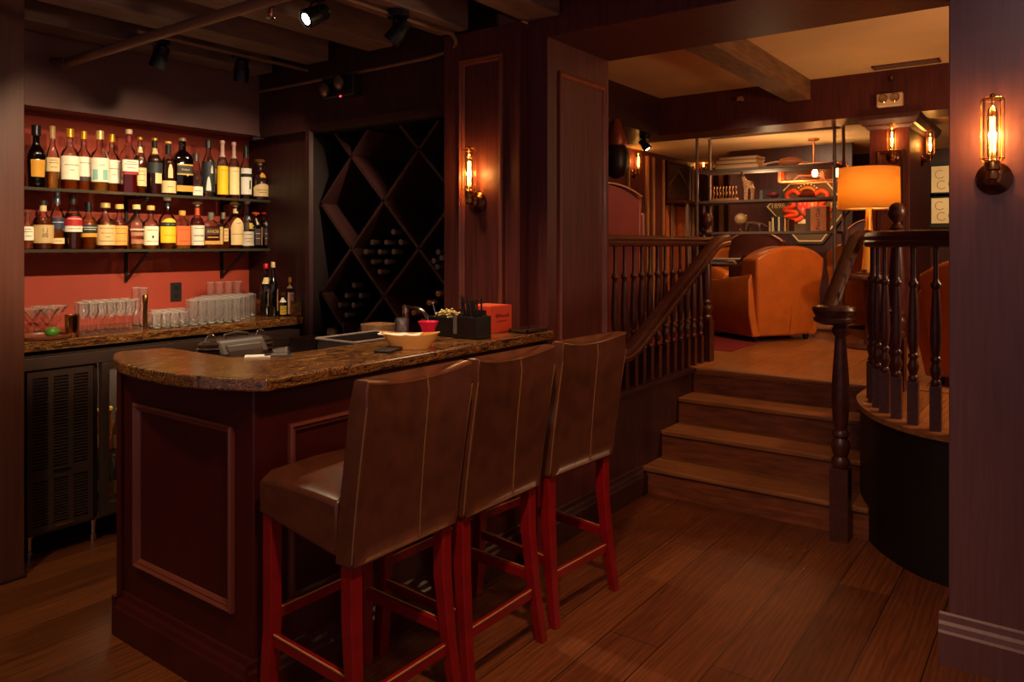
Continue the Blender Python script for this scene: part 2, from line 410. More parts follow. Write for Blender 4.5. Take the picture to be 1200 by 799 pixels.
# ================================================================ BAR
bar = thing('bar_counter', 'dark mahogany panelled bar with a curved streaked granite top', 'bar', (-2.5, 1.47, 0))
bd = MB()
bd.prism([(-2.952, 1.468), (-2.106, 1.468), (-2.106, 3.055), (-2.28, 3.055), (-2.28, 1.62), (-2.952, 1.62)], 0, 1.035)
bd.build('body', BARW, bar, world=True, bevel=.005)
pb = MB()
for (p, q, o) in (((-2.962, 1.468, 0), (-2.106, 1.468, 0), (0, -1, 0)), ((-2.106, 1.44, 0), (-2.106, 3.06, 0), (1, 0, 0))):
    p, q, o = Vector(p), Vector(q), Vector(o)
    pb.quad_ring([[c+o*(.028-a*.9)+Vector((0, 0, b*1.0)) for a, b in BASEP] for c in (p, q)])
pb.box((-2.975, 1.442, 0), (-2.952, 1.63, .15))
pb.build('plinth', BARW, bar, world=True)
p0 = at(160, 471, Y=1.468); p1 = at(275, 718, Y=1.468)
MB().frame((p0.x, 1.468, p1.z), (1, 0, 0), (0, 0, 1), (0, -1, 0), p1.x-p0.x, p0.z-p1.z, MOULD).build('panel_moulding', BARM, bar, world=True)
MB().box((-2.965, 1.456, .15), (-2.93, 1.47, 1.035)).build('corner_trim', BARW, bar, world=True)
for y0, y1 in ((1.6, 2.2), (2.32, 3.0)):
    MB().frame((-2.106, y0, .3), (0, 1, 0), (0, 0, 1), (1, 0, 0), y1-y0, .6, MOULD).build('panel_moulding', BARM, bar, world=True)
top = smooth2([(-3.03, 1.51), (-3.0, 1.468), (-2.884, 1.405), (-2.694, 1.351), (-2.443, 1.333), (-2.275, 1.354), (-2.118, 1.411), (-2.03, 1.462)], 4)
poly = [tuple(p) for p in top]+[(-2.035, 3.125), (-2.195, 3.125), (-2.195, 3.055), (-2.44, 3.055), (-2.44, 1.78), (-2.52, 1.67), (-2.985, 1.67)]
MB().prism(poly, 1.037, 1.08).build('countertop', GRAN, bar, world=True, bevel=.008, seg=3)

# ================================================================ BACK BAR
bb = thing('back_bar_counter', 'granite ledge under the bottle shelves, crowded with glassware', 'counter', (-4.3, 2.3, .985))
b_ = MB(); b_.box((XB+.002, 1.47, .985), (-4.01, 3.165, 1.033)); b_.build('slab', GRAN, bb, world=True, bevel=.005)
MB().box((-4.59, 3.147, 1.033), (-4.03, 3.168, 1.13)).build('side_splash', GRAN, bb, world=True, bevel=.002)
MB().box((XB+.002, 1.47, 0.0), (-4.5, 3.165, .985)).build('support', BLACKW, bb, world=True)

cool = thing('back_bar_cooler', 'low bronze-steel bottle cooler with louvred vent and lit glass doors', 'cooler', (-4.2, 2.3, 0))
c = MB(); c.box((-4.48, 1.5, .11), (-3.97, 1.515, .965)); c.box((-4.48, 3.075, .11), (-3.97, 3.09, .965)); c.box((-4.48, 1.5, .11), (-3.97, 3.09, .125))
c.box((-4.48, 1.5, .93), (-3.95, 3.09, .965)); c.box((-4.48, 1.5, .11), (-4.46, 3.09, .965)); c.box((-4.48, 1.84, .11), (-3.98, 1.86, .95))
c.build('cabinet', BRONZE, cool, world=True, bevel=.002)
MB().box((-3.975, 1.5, .905), (-3.945, 3.09, .965)).build('top_rail', BRONZE, cool, world=True, bevel=.003)
g = MB(); y0, y1, z0, z1 = 1.525, 1.825, .125, .895
g.box((-3.975, y0, z0), (-3.955, y1, .155)); g.box((-3.975, y0, .865), (-3.955, y1, z1)); g.box((-3.975, y0, .37), (-3.955, y1, .425))
for k in range(4):
    yy = y0+.012+(y1-y0-.024)*k/3
    g.box((-3.975, yy-.012, z0+.001), (-3.9535, yy+.012, z1-.001))
g.box((-3.99, y0, z0), (-3.985, y1, z1))
for lo, hi, nn in ((.16, .365, 14), (.43, .86, 28)):
    for k in range(nn):
        z = lo+(hi-lo)*(k+.5)/nn
        g.bar((-3.962, y0, z), (-3.962, y1, z), .012, .0062, up=(.35, 0, 1))
g.build('vent_grille', BRONZE, cool, world=True)
MB().box((-3.955, 1.64, .402), (-3.951, 1.72, .414)).build('maker_plate', BLACKP, cool, world=True)
MB().box((-3.955, 1.65, .136), (-3.951, 1.73, .145)).build('badge', CHROME, cool, world=True)
for y0, y1 in ((1.865, 2.465), (2.475, 3.075)):
    d = MB(); zz0, zz1 = .125, .895
    d.box((-3.985, y0, zz0), (-3.945, y0+.038, zz1)); d.box((-3.985, y1-.06, zz0), (-3.945, y1, zz1))
    d.box((-3.985, y0+.001, zz0+.001), (-3.9465, y1-.001, zz0+.06)); d.box((-3.985, y0+.001, zz1-.03), (-3.9465, y1-.001, zz1+.01))
    dr = d.build('door', BRONZE, cool, world=True, bevel=.003)
    gm = MB().box((-3.97, y0+.035, zz0+.055), (-3.965, y1-.055, zz1-.028)); gm.bm.verts.ensure_lookup_table()
    gp = gm.build('pane', GLASS); gp.parent = dr; gp.data.transform(Matrix.Translation(-cool.location))
    h = MB().cyl((-3.93, y1-.03, .5), (-3.93, y1-.03, .78), .008); h.cyl((-3.945, y1-.03, .52), (-3.93, y1-.03, .52), .006); h.cyl((-3.945, y1-.03, .76), (-3.93, y1-.03, .76), .006)
    hp = h.build('handle', BRONZE); hp.parent = dr; hp.data.transform(Matrix.Translation(-cool.location))
for z in (.16, .4):
    s = MB()
    for k in range(9): s.cyl((-4.44+k*.055, 1.865, z), (-4.44+k*.055, 3.07, z), .0025, n=6)
    s.cyl((-4.0, 1.865, z), (-4.0, 3.07, z), .004, n=6)
    s.build('wire_shelf', CHROME, cool, world=True)
MB().box((-4.05, 1.95, .905), (-4.03, 3.05, .92)).build('strip_lamp', emis('cooler_lamp', (1, .86, .55), 22), cool, world=True)
for y in (1.55, 1.845, 3.05):
    l = MB().lathe([(.02, .11), (.02, .1), (.013, .098), (.013, .04), (.018, .035), (.018, .0)], (-4.0, y, 0)); l.build('foot', CHROME, cool, world=True, smooth=30)
def beer(x, y, z, lab, label, body=(120, 60, 16)):
    t = thing('beer_bottle', label, 'bottle', (x, y, z), 0, 'bottles inside the cooler')
    MB().lathe([(.028, 0), (.03, .01), (.03, .11), (.026, .135), (.014, .165), (.012, .2), (.0145, .203), (.0145, .215)], n=14).build('glass', pbr('beer_%d' % body[0], srgb(*body), .15), t, smooth=40)
    MB().lathe([(.0308, .03), (.0308, .1)], n=14, cap=False).build('paper_label', pbr('beerlab_%d_%d' % lab[:2], srgb(*lab), .6), t, smooth=60)
    MB().lathe([(.0155, .212), (.0155, .225), (.012, .23)], n=14).build('cap', pbr('cap_gold', srgb(190, 150, 60), .35, metal=.6), t, smooth=40)
    return t
LB = [((206, 70, 40), 'red-labelled'), ((226, 180, 60), 'yellow-labelled'), ((220, 214, 190), 'white-labelled')]
for r in range(2):
    for k in range(8):
        lab, nm = LB[(k+r) % 3]
        beer(-4.06-.09*r, 1.935+.066*k, .403, lab, nm+' beer bottle on the upper wire shelf inside the lit cooler')
        b = beer(-4.06-.09*r, 1.935+.066*k, .163, lab, 'dark green beer bottle on the lower wire shelf inside the cooler', (30, 40, 18))
for k in range(7):
    beer(-4.1, 2.56+.07*k, .62 if False else .403, (150, 160, 60), 'olive-labelled beer bottle behind the far glass door of the cooler', (90, 110, 30))

# glass bottle shelves
BR_Y = [1.60, 2.312, 2.954]
def shelf(z, where):
    t = thing('glass_shelf', 'long glass bottle shelf on black brackets, the %s of the pair' % where, 'shelf', (-4.46, 2.3, z-.012))
    MB().box((XB+.004, 1.472, z-.014), (-4.32, 3.14, z)).build('pane', SHELFG, t, world=True)
    MB().box((-4.326, 1.472, z-.015), (-4.319, 3.14, z+.0005)).build('front_edge', pbr('glass_edge', srgb(58, 54, 44), .2), t, world=True)
    for y in BR_Y:
        b = MB(); b.bar((XB+.008, y, z-.015), (XB+.008, y, z-.20), .016, .016, up=(1, 0, 0)); b.bar((XB, y, z-.021), (-4.34, y, z-.021), .016, .012)
        b.bar((XB+.01, y, z-.19), (-4.35, y, z-.028), .014, .012)
        b.build('bracket', BLACKM, t, world=True)
    return t
shelf(1.80, 'upper'); shelf(1.476, 'lower')
ot = thing('power_outlet', 'dark metal power outlet plate on the red wall behind the tumblers', 'outlet', (XB, 2.62, 1.2))
p = at(206, 342, X=XB)
MB().box((XB, p.y-.037, p.z-.06), (XB+.006, p.y+.037, p.z+.06)).build('plate', STEEL, ot, world=True, bevel=.002)
for dz in (-.025, .025): MB().box((XB+.006, p.y-.016, p.z+dz-.015), (XB+.008, p.y+.016, p.z+dz+.015)).build('socket', BLACKP, ot, world=True, bevel=.001)

# ================================================================ WINE RACK
rk = thing('wine_rack', 'tall dark diamond lattice wine rack set into the wall', 'wine rack', (-3.3, YW, .86))
rb = MB(); rb.box((-3.86, 3.58, .88), (-2.7, 3.598, 2.215)); rb.box((-3.875, 3.13, .87), (-3.86, 3.598, 2.22)); rb.box((-3.86, 3.13, 2.205), (-2.705, 3.598, 2.22)); rb.box((-3.86, 3.13, .87), (-2.705, 3.598, .885))
rb.build('case', pbr('rack_case', srgb(30, 14, 14), .6), rk, world=True)
def clipline(cx, cz, sg, x0, x1, z0, z1):
    xs = []
    for x in (x0, x1):
        z = cz+sg*(x-cx)
        if z0 <= z <= z1: xs.append((x, z))
    for z in (z0, z1):
        x = cx+(z-cz)*sg
        if x0 < x < x1: xs.append((x, z))
    xs.sort(); return (xs[0], xs[-1]) if len(xs) >= 2 else None
for sg in (1, -1):
    for k in range(-4, 5):
        s = clipline(-3.271, 1.762+.565*k, sg, -3.85, -2.735, .895, 2.195)
        if not s: continue
        (xa, za), (xb_, zb) = s
        if abs(xa-xb_) < .1: continue
        o = MB().bar((xa, 3.37, za), (xb_, 3.37, zb), .4, .018).build('lattice_board', RACKW, rk, world=True)
def lying(x, z, where):
    t = thing('wine_bottle', 'dark wine bottle lying neck outward in the rack, %s' % where, 'bottle', (x, 3.19, z), 0, 'wine bottles in the '+where)
    MB().lathe([(.014, .02), (.014, .1), (.037, .16), (.038, .33), (.03, .345)], axis=(0, 1, 0), n=14).build('glass', pbr('wine_glass_dark', srgb(14, 12, 12), .15), t, smooth=40)
    MB().lathe([(.012, -.012), (.0165, -.01), (.0165, .06), (.015, .062)], axis=(0, 1, 0), n=14).build('capsule', pbr('wine_capsule' if where != 'lowest cell' else 'wine_capsule_tan', srgb(126, 112, 108) if where != 'lowest cell' else srgb(190, 130, 80), .4, metal=.4), t, smooth=40)
def cell(pix, where):
    for u, v in pix:
        p = at(u, v, Y=3.19); lying(p.x, p.z, where)
z4 = lambda L: [(350+a/2.855, 120+b/2.855) for a, b in L]
cell(z4([(250, 468), (297, 468), (345, 467), (320, 433), (228, 500), (275, 500), (321, 500), (252, 533), (297, 533), (275, 566)]), 'middle diamond cell')
cell(z4([(188, 612), (164, 646), (211, 646), (141, 678), (187, 678), (163, 711)]), 'lower near-shelf cell')
cell(z4([(470, 500), (455, 530), (482, 520), (465, 550)]), 'cell beside the sconce pilaster')
cell(z4([(440, 670), (388, 703), (418, 733), (470, 640)]), 'lowest cell')

# emergency light on the wall over the rack
el = thing('emergency_wall_lamp', 'black twin-head emergency light on the dark wall over the wine rack', 'lamp', tuple(at(407, 105, Y=YW)))
e0 = Vector(el.location)
MB().box((-.15, -.07, -.055), (.13, 0, .075)).build('case', pbr('emerg_case', srgb(34, 24, 26), .4), el, bevel=.006)
for dx, dz in ((-.085, 0), (.045, .03)):
    hd = MB().lathe([(.02, 0), (.045, .03), (.047, .045), (.043, .047)], (dx, -.065, dz), axis=(.0, -1, -.15), n=20).build('lamp_head', BLACKP, el, smooth=40)
    ln = MB().lathe([(.04, .046), (.03, .05), (.0, .052)], (dx, -.065, dz), axis=(0, -1, -.15), n=20).build('lens', pbr('lens_glass', srgb(150, 130, 100), .12, metal=.7), hd, smooth=40)
MB().box((.015, -.074, -.058), (.025, -.069, -.05)).build('indicator', emis('red_led', (1, .03, .05), 3), el)

# ================================================================ SCONCES
def make_sconce(loc, rz, label, lit=True):
    """Caged tube-bulb wall lamp; local -Y points into the room."""
    t = thing('wall_sconce', label, 'sconce', loc, rz)
    MB().lathe([(.056, 0), (.056, .006), (.05, .012), (.03, .018), (.02, .022)], axis=(0, -1, 0), n=28).build('back_plate', BRONZE2, t, smooth=30)
    a = MB().lathe([(.02, .02), (.024, .03), (.024, .04), (.014, .046), (.014, .062)], axis=(0, -1, 0), n=18)
    a.lathe([(.010, -.012), (.018, -.006), (.02, .006), (.018, .02), (.024, .026), (.024, .05), (.02, .056)], (0, -.07, 0), n=18)
    a.build('socket', BRASS, t, smooth=35)
    cg = MB()
    R = .034
    for k in range(8):
        q = 2*PI*k/8; x, y = math.cos(q), math.sin(q)
        cg.tube([(x*R*.75, y*R*.75-.07, .05), (x*R, y*R-.07, .062), (x*R, y*R-.07, .262), (x*R*.8, y*R*.8-.07, .272), (0, -.07, .274)], .0016, n=6)
    for z in (.062, .262): cg.tube([(R*math.cos(2*PI*k/24), R*math.sin(2*PI*k/24)-.07, z) for k in range(25)], .0018, n=6)
    cg.lathe([(.009, .27), (.009, .279), (.004, .284)], (0, -.07, 0), n=12)
    cg.build('cage', BRASS, t, smooth=40)
    MB().lathe([(.012, .055), (.0165, .075), (.0165, .215), (.012, .235), (.004, .242)], (0, -.07, 0), n=16).build('bulb', thin_glass('bulb_glass', (1, .82, .5), .03), t, smooth=40)
    fl = MB()
    for k in range(5):
        q = 2*PI*k/5; q2 = q+.6
        fl.tube([(.007*math.cos(q), .007*math.sin(q)-.07, .085), (.006*math.cos(q2), .006*math.sin(q2)-.07, .205)], .0016, n=6)
    fl.build('filament', emis('filament', (1, .42, .08), 38), t)
    return t
BRONZE2 = pbr('dark_bronze', srgb(92, 54, 36), .25, metal=.9)
def point_light(name, loc, w, col, r=.02):
    l = bpy.data.lights.new(name, 'POINT'); l.energy = w; l.color = col; l.shadow_soft_size = r
    o = bpy.data.objects.new(name, l); link(o); o.location = loc; return o
def spot(name, loc, tgt, w, col, ang, blend=.5, r=.04):
    l = bpy.data.lights.new(name, 'SPOT'); l.energy = w; l.color = col; l.spot_size = math.radians(ang); l.spot_blend = blend; l.shadow_soft_size = r
    o = bpy.data.objects.new(name, l); link(o); o.location = loc
    o.rotation_euler = (Vector(tgt)-Vector(loc)).to_track_quat('-Z', 'Y').to_euler(); return o
WARM = (1, .56, .22); AMB = (1, .6, .26); TUNG = (1, .78, .52)
p = at(560, 237, Y=YP); make_sconce((p.x, YP, p.z), 0, 'caged tube-bulb brass sconce on the panelled pilaster beside the wine rack')
point_light('sconce_glow', (p.x, YP-.07, p.z+.15), 1.1, AMB, .016)
p = at(1165, 209, Y=3.12); make_sconce((p.x, 3.12, p.z), 0, 'caged tube-bulb sconce nearest the camera, on the wide purple-brown wall')
point_light('sconce_glow', (p.x, 3.05, p.z+.15), 2.0, AMB, .016)

# ================================================================ BALUSTRADES
def baluster_mb(h, blk=.2, s=1):
    m = MB(); w = .021*s
    m.box((-w, -w, 0), (w, w, blk))
    f = (h-blk)
    P = [(.016, 0), (.02, .012), (.02, .03), (.014, .045), (.017, .06), (.023, .10), (.023, .12), (.015, .155), (.015, .165), (.021, .18), (.021, .195), (.014, .21), (.018, .24), (.0225, .32), (.022, .42), (.015, .66), (.013, .69), (.019, .705), (.021, .72), (.019, .735), (.013, .745), (.010, .77), (.009, .9), (.010, 1.0)]
    m.lathe([(r*s, blk+q*f) for r, q in P], n=14)
    return m
def newel_mb(h, blk, w, ball):
    m = MB(); m.box((-w, -w, 0), (w, w, blk))
    f = h-blk
    P = [(.8, 0), (1, .02), (1, .05), (.7, .075), (.9, .1), (1.05, .14), (1.0, .17), (.7, .2), (.95, .215), (.95, .235), (.68, .255), (.85, .32), (.98, .45), (.92, .6), (.62, .86), (.58, .88), (.9, .91), (.95, .935), (.7, .955), (.8, 1.0)]
    m.lathe([(r*w, blk+q*f) for r, q in P], n=20)
    return m
RAILP = [(-.034, -.012), (-.03, -.03), (-.02, -.034), (.02, -.034), (.03, -.03), (.034, -.012), (.028, -.004), (.033, .012), (.026, .028), (.012, .034), (-.012, .034), (-.026, .028), (-.033, .012), (-.028, -.004)]
bl = thing('balustrade', 'level turned-wood balustrade on the knee wall, ending at a ball-topped post', 'balustrade', (-2.115, 4.5, .657))
MB().sweep([(-2.115, 3.75, 1.525), (-2.115, 5.62, 1.525)], RAILP).build('top_rail', WOODX, bl, world=True, smooth=35)
proto = None
for u in (720.6, 731.7, 742.7, 752, 761.3, 770.6, 779.6, 788.5, 797, 804.6, 812.3, 820.3):
    y = at(u, 400, X=-2.115).y
    if proto is None:
        proto = baluster_mb(.835).build('baluster', WOODX, bl, smooth=40); o = proto
    else: o = proto.copy(); link(o)
    o.location = (0, y-4.5, 0)
nw = newel_mb(.88, .3, .042, 0).build('newel_post', WOODX, bl, smooth=40); ny = at(830, 400, X=-2.1).y; nw.location = (0, ny-4.5, 0)
fb = MB().lathe([(.03, .92), (.036, .93), (.03, .945), (.018, .955), (.02, .965), (.036, .985), (.045, 1.01), (.046, 1.03), (.04, 1.055), (.026, 1.072), (.004, 1.08)], n=20).build('ball_finial', WOODX, bl, smooth=60); fb.location = (0, ny-4.5, 0)
hr = thing('handrail', 'heavy moulded handrail sloping up the near side of the balustrade', 'handrail', (-2.0, 4.5, .9))
pts = [at(722, 417, X=-2.0), at(733, 415, X=-2.0), at(742, 408, X=-2.0), at(752, 395, X=-2.0)]
a = at(752, 395, X=-2.0); b = at(836, 288, X=-2.0)
pts += [a+(b-a)*t for t in (.25, .5, .75)]+[b, at(842, 283, X=-2.02), at(851, 281, X=-2.08)]
MB().sweep(pts, [(x*1.15, y*1.2) for x, y in RAILP]).build('rail', WOODX, hr, world=True, smooth=40)
for q in (pts[1], pts[6]):
    MB().tube([q+Vector((0, 0, -.03)), q+Vector((-.03, 0, -.06)), q+Vector((-.078, 0, -.06))], .008).build('bracket', BRONZE2, hr, world=True, smooth=60)

# right side: handrail down to the stair-foot newel, and the curved balustrade
nr = thing('newel_post', 'sturdy turned newel post with flat round cap at the stair foot', 'post', (-.935, 4.10, 0))
newel_mb(1.12, .37, .044, 0).build('shaft', WOODX, nr, smooth=40)
MB().lathe([(.07, 1.095), (.098, 1.11), (.1, 1.125), (.09, 1.135), (.1, 1.15), (.108, 1.17), (.1, 1.185), (.06, 1.19)], (-.03, 0, 0), n=28).build('cap', WOODX, nr, smooth=35)
rr = thing('handrail', 'heavy moulded handrail dropping to the newel post at the stair foot', 'handrail', (-1.0, 4.5, .9))
rp_ = [Vector((-1.0, 4.12, 1.16)), Vector((-1.0, 4.18, 1.2)), Vector((-1.0, 4.5, 1.4)), Vector((-1.0, 4.72, 1.52)), Vector((-.995, 4.80, 1.55)), Vector((-.97, 4.86, 1.553)), Vector((-.90, 4.86, 1.54)), Vector((-.875, 4.8, 1.535))]
MB().sweep(rp_, [(x*1.1, y*1.1) for x, y in RAILP]).build('rail', WOODX, rr, world=True, smooth=40)
bc = thing('balustrade', 'near-black curved balustrade on the rounded wall beside the stair', 'balustrade', (-.5, 4.2, UP+.004))
path = [off(i, .06) for i in range(n)]
acc = [0]
for i in range(1, n): acc.append(acc[-1]+(path[i]-path[i-1]).length)
def along(s):
    for i in range(1, n):
        if acc[i] >= s:
            t = (s-acc[i-1])/(acc[i]-acc[i-1]); return path[i-1]+(path[i]-path[i-1])*t
MB().sweep([(*along(s), 1.53) for s in [.1+.07*k for k in range(26)]], [(x*1.2, y*1.2) for x, y in RAILP]).build('top_rail', WOODX, bc, world=True, smooth=40)
proto = None
for k in range(12):
    q = along(.42+.125*k)
    if proto is None: proto = baluster_mb(.83, .2, 1.1).build('baluster', WOODX, bc, smooth=40); o = proto
    else: o = proto.copy(); link(o)
    o.location = (q.x+.5, q.y-4.2, 0)
ne = thing('newel_post', 'ball-topped newel post behind the curved balustrade, before the lit lamp', 'post', (-.80, 4.85, UP+.004))
newel_mb(.93, .3, .045, 0).build('shaft', WOODX, ne, smooth=40)
MB().lathe([(.03, .925), (.04, .935), (.03, .95), (.02, .96), (.022, .97), (.038, .985), (.047, 1.01), (.048, 1.03), (.042, 1.055), (.027, 1.073), (.004, 1.082)], n=20).build('ball_finial', WOODX, ne, smooth=60)

# ================================================================ BAR STOOLS
def make_stool(label):
    """Local: back's outer face towards +X, seat towards -X; width along Y."""
    t = thing('bar_stool', label, 'stool', (0, 0, 0), 0, None)
    W = .225
    def xo(z): return .0+.075*max(0, (z-.6)/.5)**1.2      # outer face leans back
    rings = []
    for z in (.585, .59, .64, .72, .8, .88, .96, 1.03, 1.075, 1.095, 1.1):
        k = 1 if z < 1.07 else (.8 if z < 1.098 else .45)
        th = .075*k; r = []
        m = 9
        wz = W*(1+.04*(z-.6))
        for j in range(m):
            y = -wz+2*wz*j/(m-1); cv = -.03*(1-(y/wz)**2)*max(0, (z-.6)/.5)
            r.append((xo(z)+cv+(-.075*(1-k)/2), y*(1 if z < 1.09 else .985), z+(.026*(y/wz)**2 if z > .9 else 0)*(z-.9)/.2))
        for j in range(m-1, -1, -1):
            y = -wz+2*wz*j/(m-1); cv = -.03*(1-(y/wz)**2)*max(0, (z-.6)/.5)
            r.append((xo(z)+cv-.075+.075*(1-k)/2, y*(1 if z < 1.09 else .985), z+(.026*(y/wz)**2 if z > .9 else 0)*(z-.9)/.2))
        rings.append(r)
    bk = MB().quad_ring(rings).build('backrest', LEATH, t, smooth=50, bevel=.014, seg=3)
    for yy in (0.045,):
        MB().tube([(xo(z)-.03*(1-(yy/W)**2)*max(0, (z-.6)/.5)+.002, yy, z) for z in [.6+.05*i for i in range(10)]]+[(xo(1.1)-.04, yy, 1.1), (xo(1.1)-.06, yy, 1.09), (xo(1.0)-.08, yy, 1.0)], .0022, n=6).build('seam', STITCH, bk)
    for sy in (-1, 1):
        MB().tube([(xo(z)-.004, sy*W*(1+.04*(z-.6)), z) for z in [.6+.05*i for i in range(10)]], .0026, n=6).build('welt', STITCH, bk)
    s = MB()
    pr = []
    for x, zt in ((-.44, .765), (-.43, .785), (-.3, .79), (-.15, .785), (-.07, .78)):
        pr.append([(x, -W+.004, .6-.15*(x+.07)), (x, W-.004, .6-.15*(x+.07)), (x, W-.004, zt-.022), (x, W-.04, zt), (x, 0, zt+.007), (x, -W+.04, zt), (x, -W+.004, zt-.022)])
    s.quad_ring(pr); st_ = s.build('seat', LEATH, t, smooth=45, bevel=.012, seg=3)
    for sy in (-1, 1):
        fx, bx, y = -.405, -.038, sy*(W-.03)
        l = MB(); l.quad_ring([[(x-.021, yy-.021, z), (x+.021, yy-.021, z), (x+.021, yy+.021, z), (x-.021, yy+.021, z)] for x, yy, z in ((fx-.012, y+sy*.012, 0), (fx, y, .3), (fx, y, .67))])
        l.build('leg', LEGRED, t, bevel=.003)
        l = MB(); l.quad_ring([[(x-k, yy-k, z), (x+k, yy-k, z), (x+k, yy+k, z), (x-k, yy+k, z)] for x, yy, z, k in ((bx+.05, y+sy*.02, 0, .017), (bx+.022, y+sy*.008, .2, .019), (bx+.002, y, .42, .022), (bx, y, .61, .022))])
        l.build('leg', LEGRED, t, bevel=.003)
        sb = MB().bar((fx, y, .262), (bx+.015, y+sy*.004, .245), .02, .036).build('stretcher', LEGRED, t, bevel=.002)
        MB().bar((fx+.02, y+sy*.0095, .280), (bx, y+sy*.0125, .263), .0042, .0042).build('worn_edge', WORN, sb)
    for x, z in ((-.405, .335), (-.018, .185)):
        sb = MB().bar((x, -W+.04, z), (x, W-.04, z), .02, .036).build('stretcher', LEGRED, t, bevel=.002)
        MB().bar((x+.01, -W+.05, z+.018), (x+.01, W-.05, z+.018), .0042, .0042).build('worn_edge', WORN, sb)
    return t
s1 = make_stool('brown leather bar stool with red legs, nearest the curved counter end'); s1['group'] = 'bar stools along the counter'
s1.location = (-1.62, 1.675, 0)
s2_ = dup(s1, (-1.62, 2.165, 0), .0, 'brown leather bar stool with red legs, between the two other stools')
s3 = dup(s1, (-1.62, 2.71, 0), math.radians(-4), 'brown leather bar stool with red legs, closest to the stair')

# ================================================================ THINGS ON AND BEHIND THE BAR
# under-bar ledge that carries the sink, crate and bowl
ub = thing('sink_counter', 'dark steel under-bar sink counter behind the granite bar', 'counter', (-2.9, 2.9, 0))
u_ = MB(); u_.box((-3.1, 2.15, .86), (-2.46, 2.94, .9))
for ux in (-3.08, -2.5):
    for uy in (2.17, 2.88): u_.box((ux, uy, 0), (ux+.03, uy+.04, .86))
u_.build('frame', STEEL, ub, world=True, bevel=.003)
fc = thing('tap', 'brushed curved-neck bar tap with a squared spout, before the wine rack', 'tap', (-2.62, 2.75, .9))
q = at(503, 378, Y=2.75); t0 = at(475, 361, Y=2.75)
fx = q.x
pp = [(fx, 2.75, .9), (fx, 2.75, q.z), tuple(at(500, 371, Y=2.75)), tuple(at(495, 364.5, Y=2.75)), tuple(at(488, 360.5, Y=2.75)), tuple(at(476, 359.5, Y=2.75))]
fc.location = (fx, 2.75, .9)
MB().tube(smooth3(pp), .0105, n=12).build('neck', CHROME, fc, world=True, smooth=60)
MB().sqlathe([(.013, -.05), (.014, -.045), (.014, .01), (.012, .014)], tuple(at(475.5, 361, Y=2.75))).build('spout', CHROME, fc, world=True, smooth=40)
MB().lathe([(.028, 0), (.028, .01), (.018, .016), (.014, .05)], (fx, 2.75, .9)).build('base', CHROME, fc, world=True, smooth=40)
# dish-rack crate
cr = thing('glass_crate', 'grey plastic mesh glass crate behind the granite counter', 'crate', (-2.75, 2.2, .9))
a0, a1, a2 = at(372, 397.5, Z=1.13), at(418, 402, Z=1.13), at(437, 388.5, Z=1.13)
x0, x1, y0, y1 = -2.72, -2.468, 2.22, 2.58
CG = thin_glass('smoky_plastic', (.5, .46, .45), .06, srgb(120, 106, 104), .45, rough=.2)
m = MB(); zb, zt = .902, 1.08
m.box((x0, y0, zb), (x1, y0+.008, zt)); m.box((x0, y1-.008, zb), (x1, y1, zt)); m.box((x0, y0, zb), (x0+.008, y1, zt)); m.box((x1-.008, y0, zb), (x1, y1, zt)); m.box((x0, y0, zb), (x1, y1, zb+.008))
m.build('walls', CG, cr, world=True)
m = MB(); m.tube([(x0, y0, zt), (x1, y0, zt), (x1, y1, zt), (x0, y1, zt), (x0, y0, zt)], .006, n=8); m.build('rim', pbr('pale_plastic', srgb(150, 134, 130), .35), cr, world=True)
m = MB()
for k in range(1, 14):
    t = x0+(x1-x0)*k/14
    m.box((t-.003, y0-.002, zb+.02), (t+.003, y0, zt-.03))
for k in range(1, 14):
    t = y0+(y1-y0)*k/14; m.box((x1, t-.003, zb+.02), (x1+.002, t+.003, zt-.03))
m.build('ribs', pbr('grey_plastic', srgb(84, 72, 72), .4), cr, world=True)
# basket-like bowl behind
bw = thing('serving_bowl', 'pale woven-look bowl standing behind the glass crate', 'bowl', (-2.93, 2.80, .9))
m = MB().sqlathe([(.05, 0), (.06, .05), (.078, .15), (.082, .185), (.076, .185), (.07, .15), (.05, .03)], (-2.93, 2.80, .9), pw=3)
m.build('shell', pbr('rattan', srgb(216, 166, 116), .6, var=.2, scale=40), bw, world=True, smooth=40)
# boat-shaped dish on the counter
dish = at(481, 407.5, Z=1.08)
ds = thing('serving_dish', 'boat-shaped tan ceramic dish holding a folded napkin on the granite counter', 'dish', tuple(dish))
rings = []
for k, z in ((.62, 0), (.64, .004), (.72, .015), (.88, .04), (.97, .056), (.94, .056), (.8, .03), (.6, .012)):
    r = []
    for i in range(28):
        t = 2*PI*i/28; cx, sy = math.cos(t), math.sin(t)
        ex = .125*k*math.copysign(abs(cx)**1.0, cx); ey = .062*k*math.copysign(abs(sy)**.9, sy)
        lift = (.010*abs(cx)**3 if z > .03 else 0)
        r.append((ey, ex, z+lift))
    rings.append(r)
DROT = math.radians(-52)
o = MB().quad_ring(rings).build('bowl', pbr('tan_ceramic', srgb(232, 168, 92), .22, var=.06), ds, smooth=50)
ds.rotation_euler = (0, 0, math.radians(-54))
nk = thing('napkin', 'crumpled white paper napkin lying over the tan boat-shaped dish', 'napkin', (dish.x, dish.y, 1.08+.05), math.radians(-54))
m = MB(); R2 = []
for i in range(12):
    row = []
    for j in range(7):
        y = -.128+.17*i/11; x = -.045+.08*j/6
        row.append((x+.006*math.sin(i*1.7), y+.005*math.cos(j*2.1), .004+.003*math.sin(i*1.3+j*.8)*math.cos(j*1.1)+.008*(abs(y+.02)/.11)**2))
    R2.append(row)
m.quad_ring(R2, cap=False, closed=False)
o = m.build('sheet', pbr('napkin_paper', srgb(240, 226, 208), .8), nk, smooth=80)
sm = o.modifiers.new('thick', 'SOLIDIFY'); sm.thickness = .002
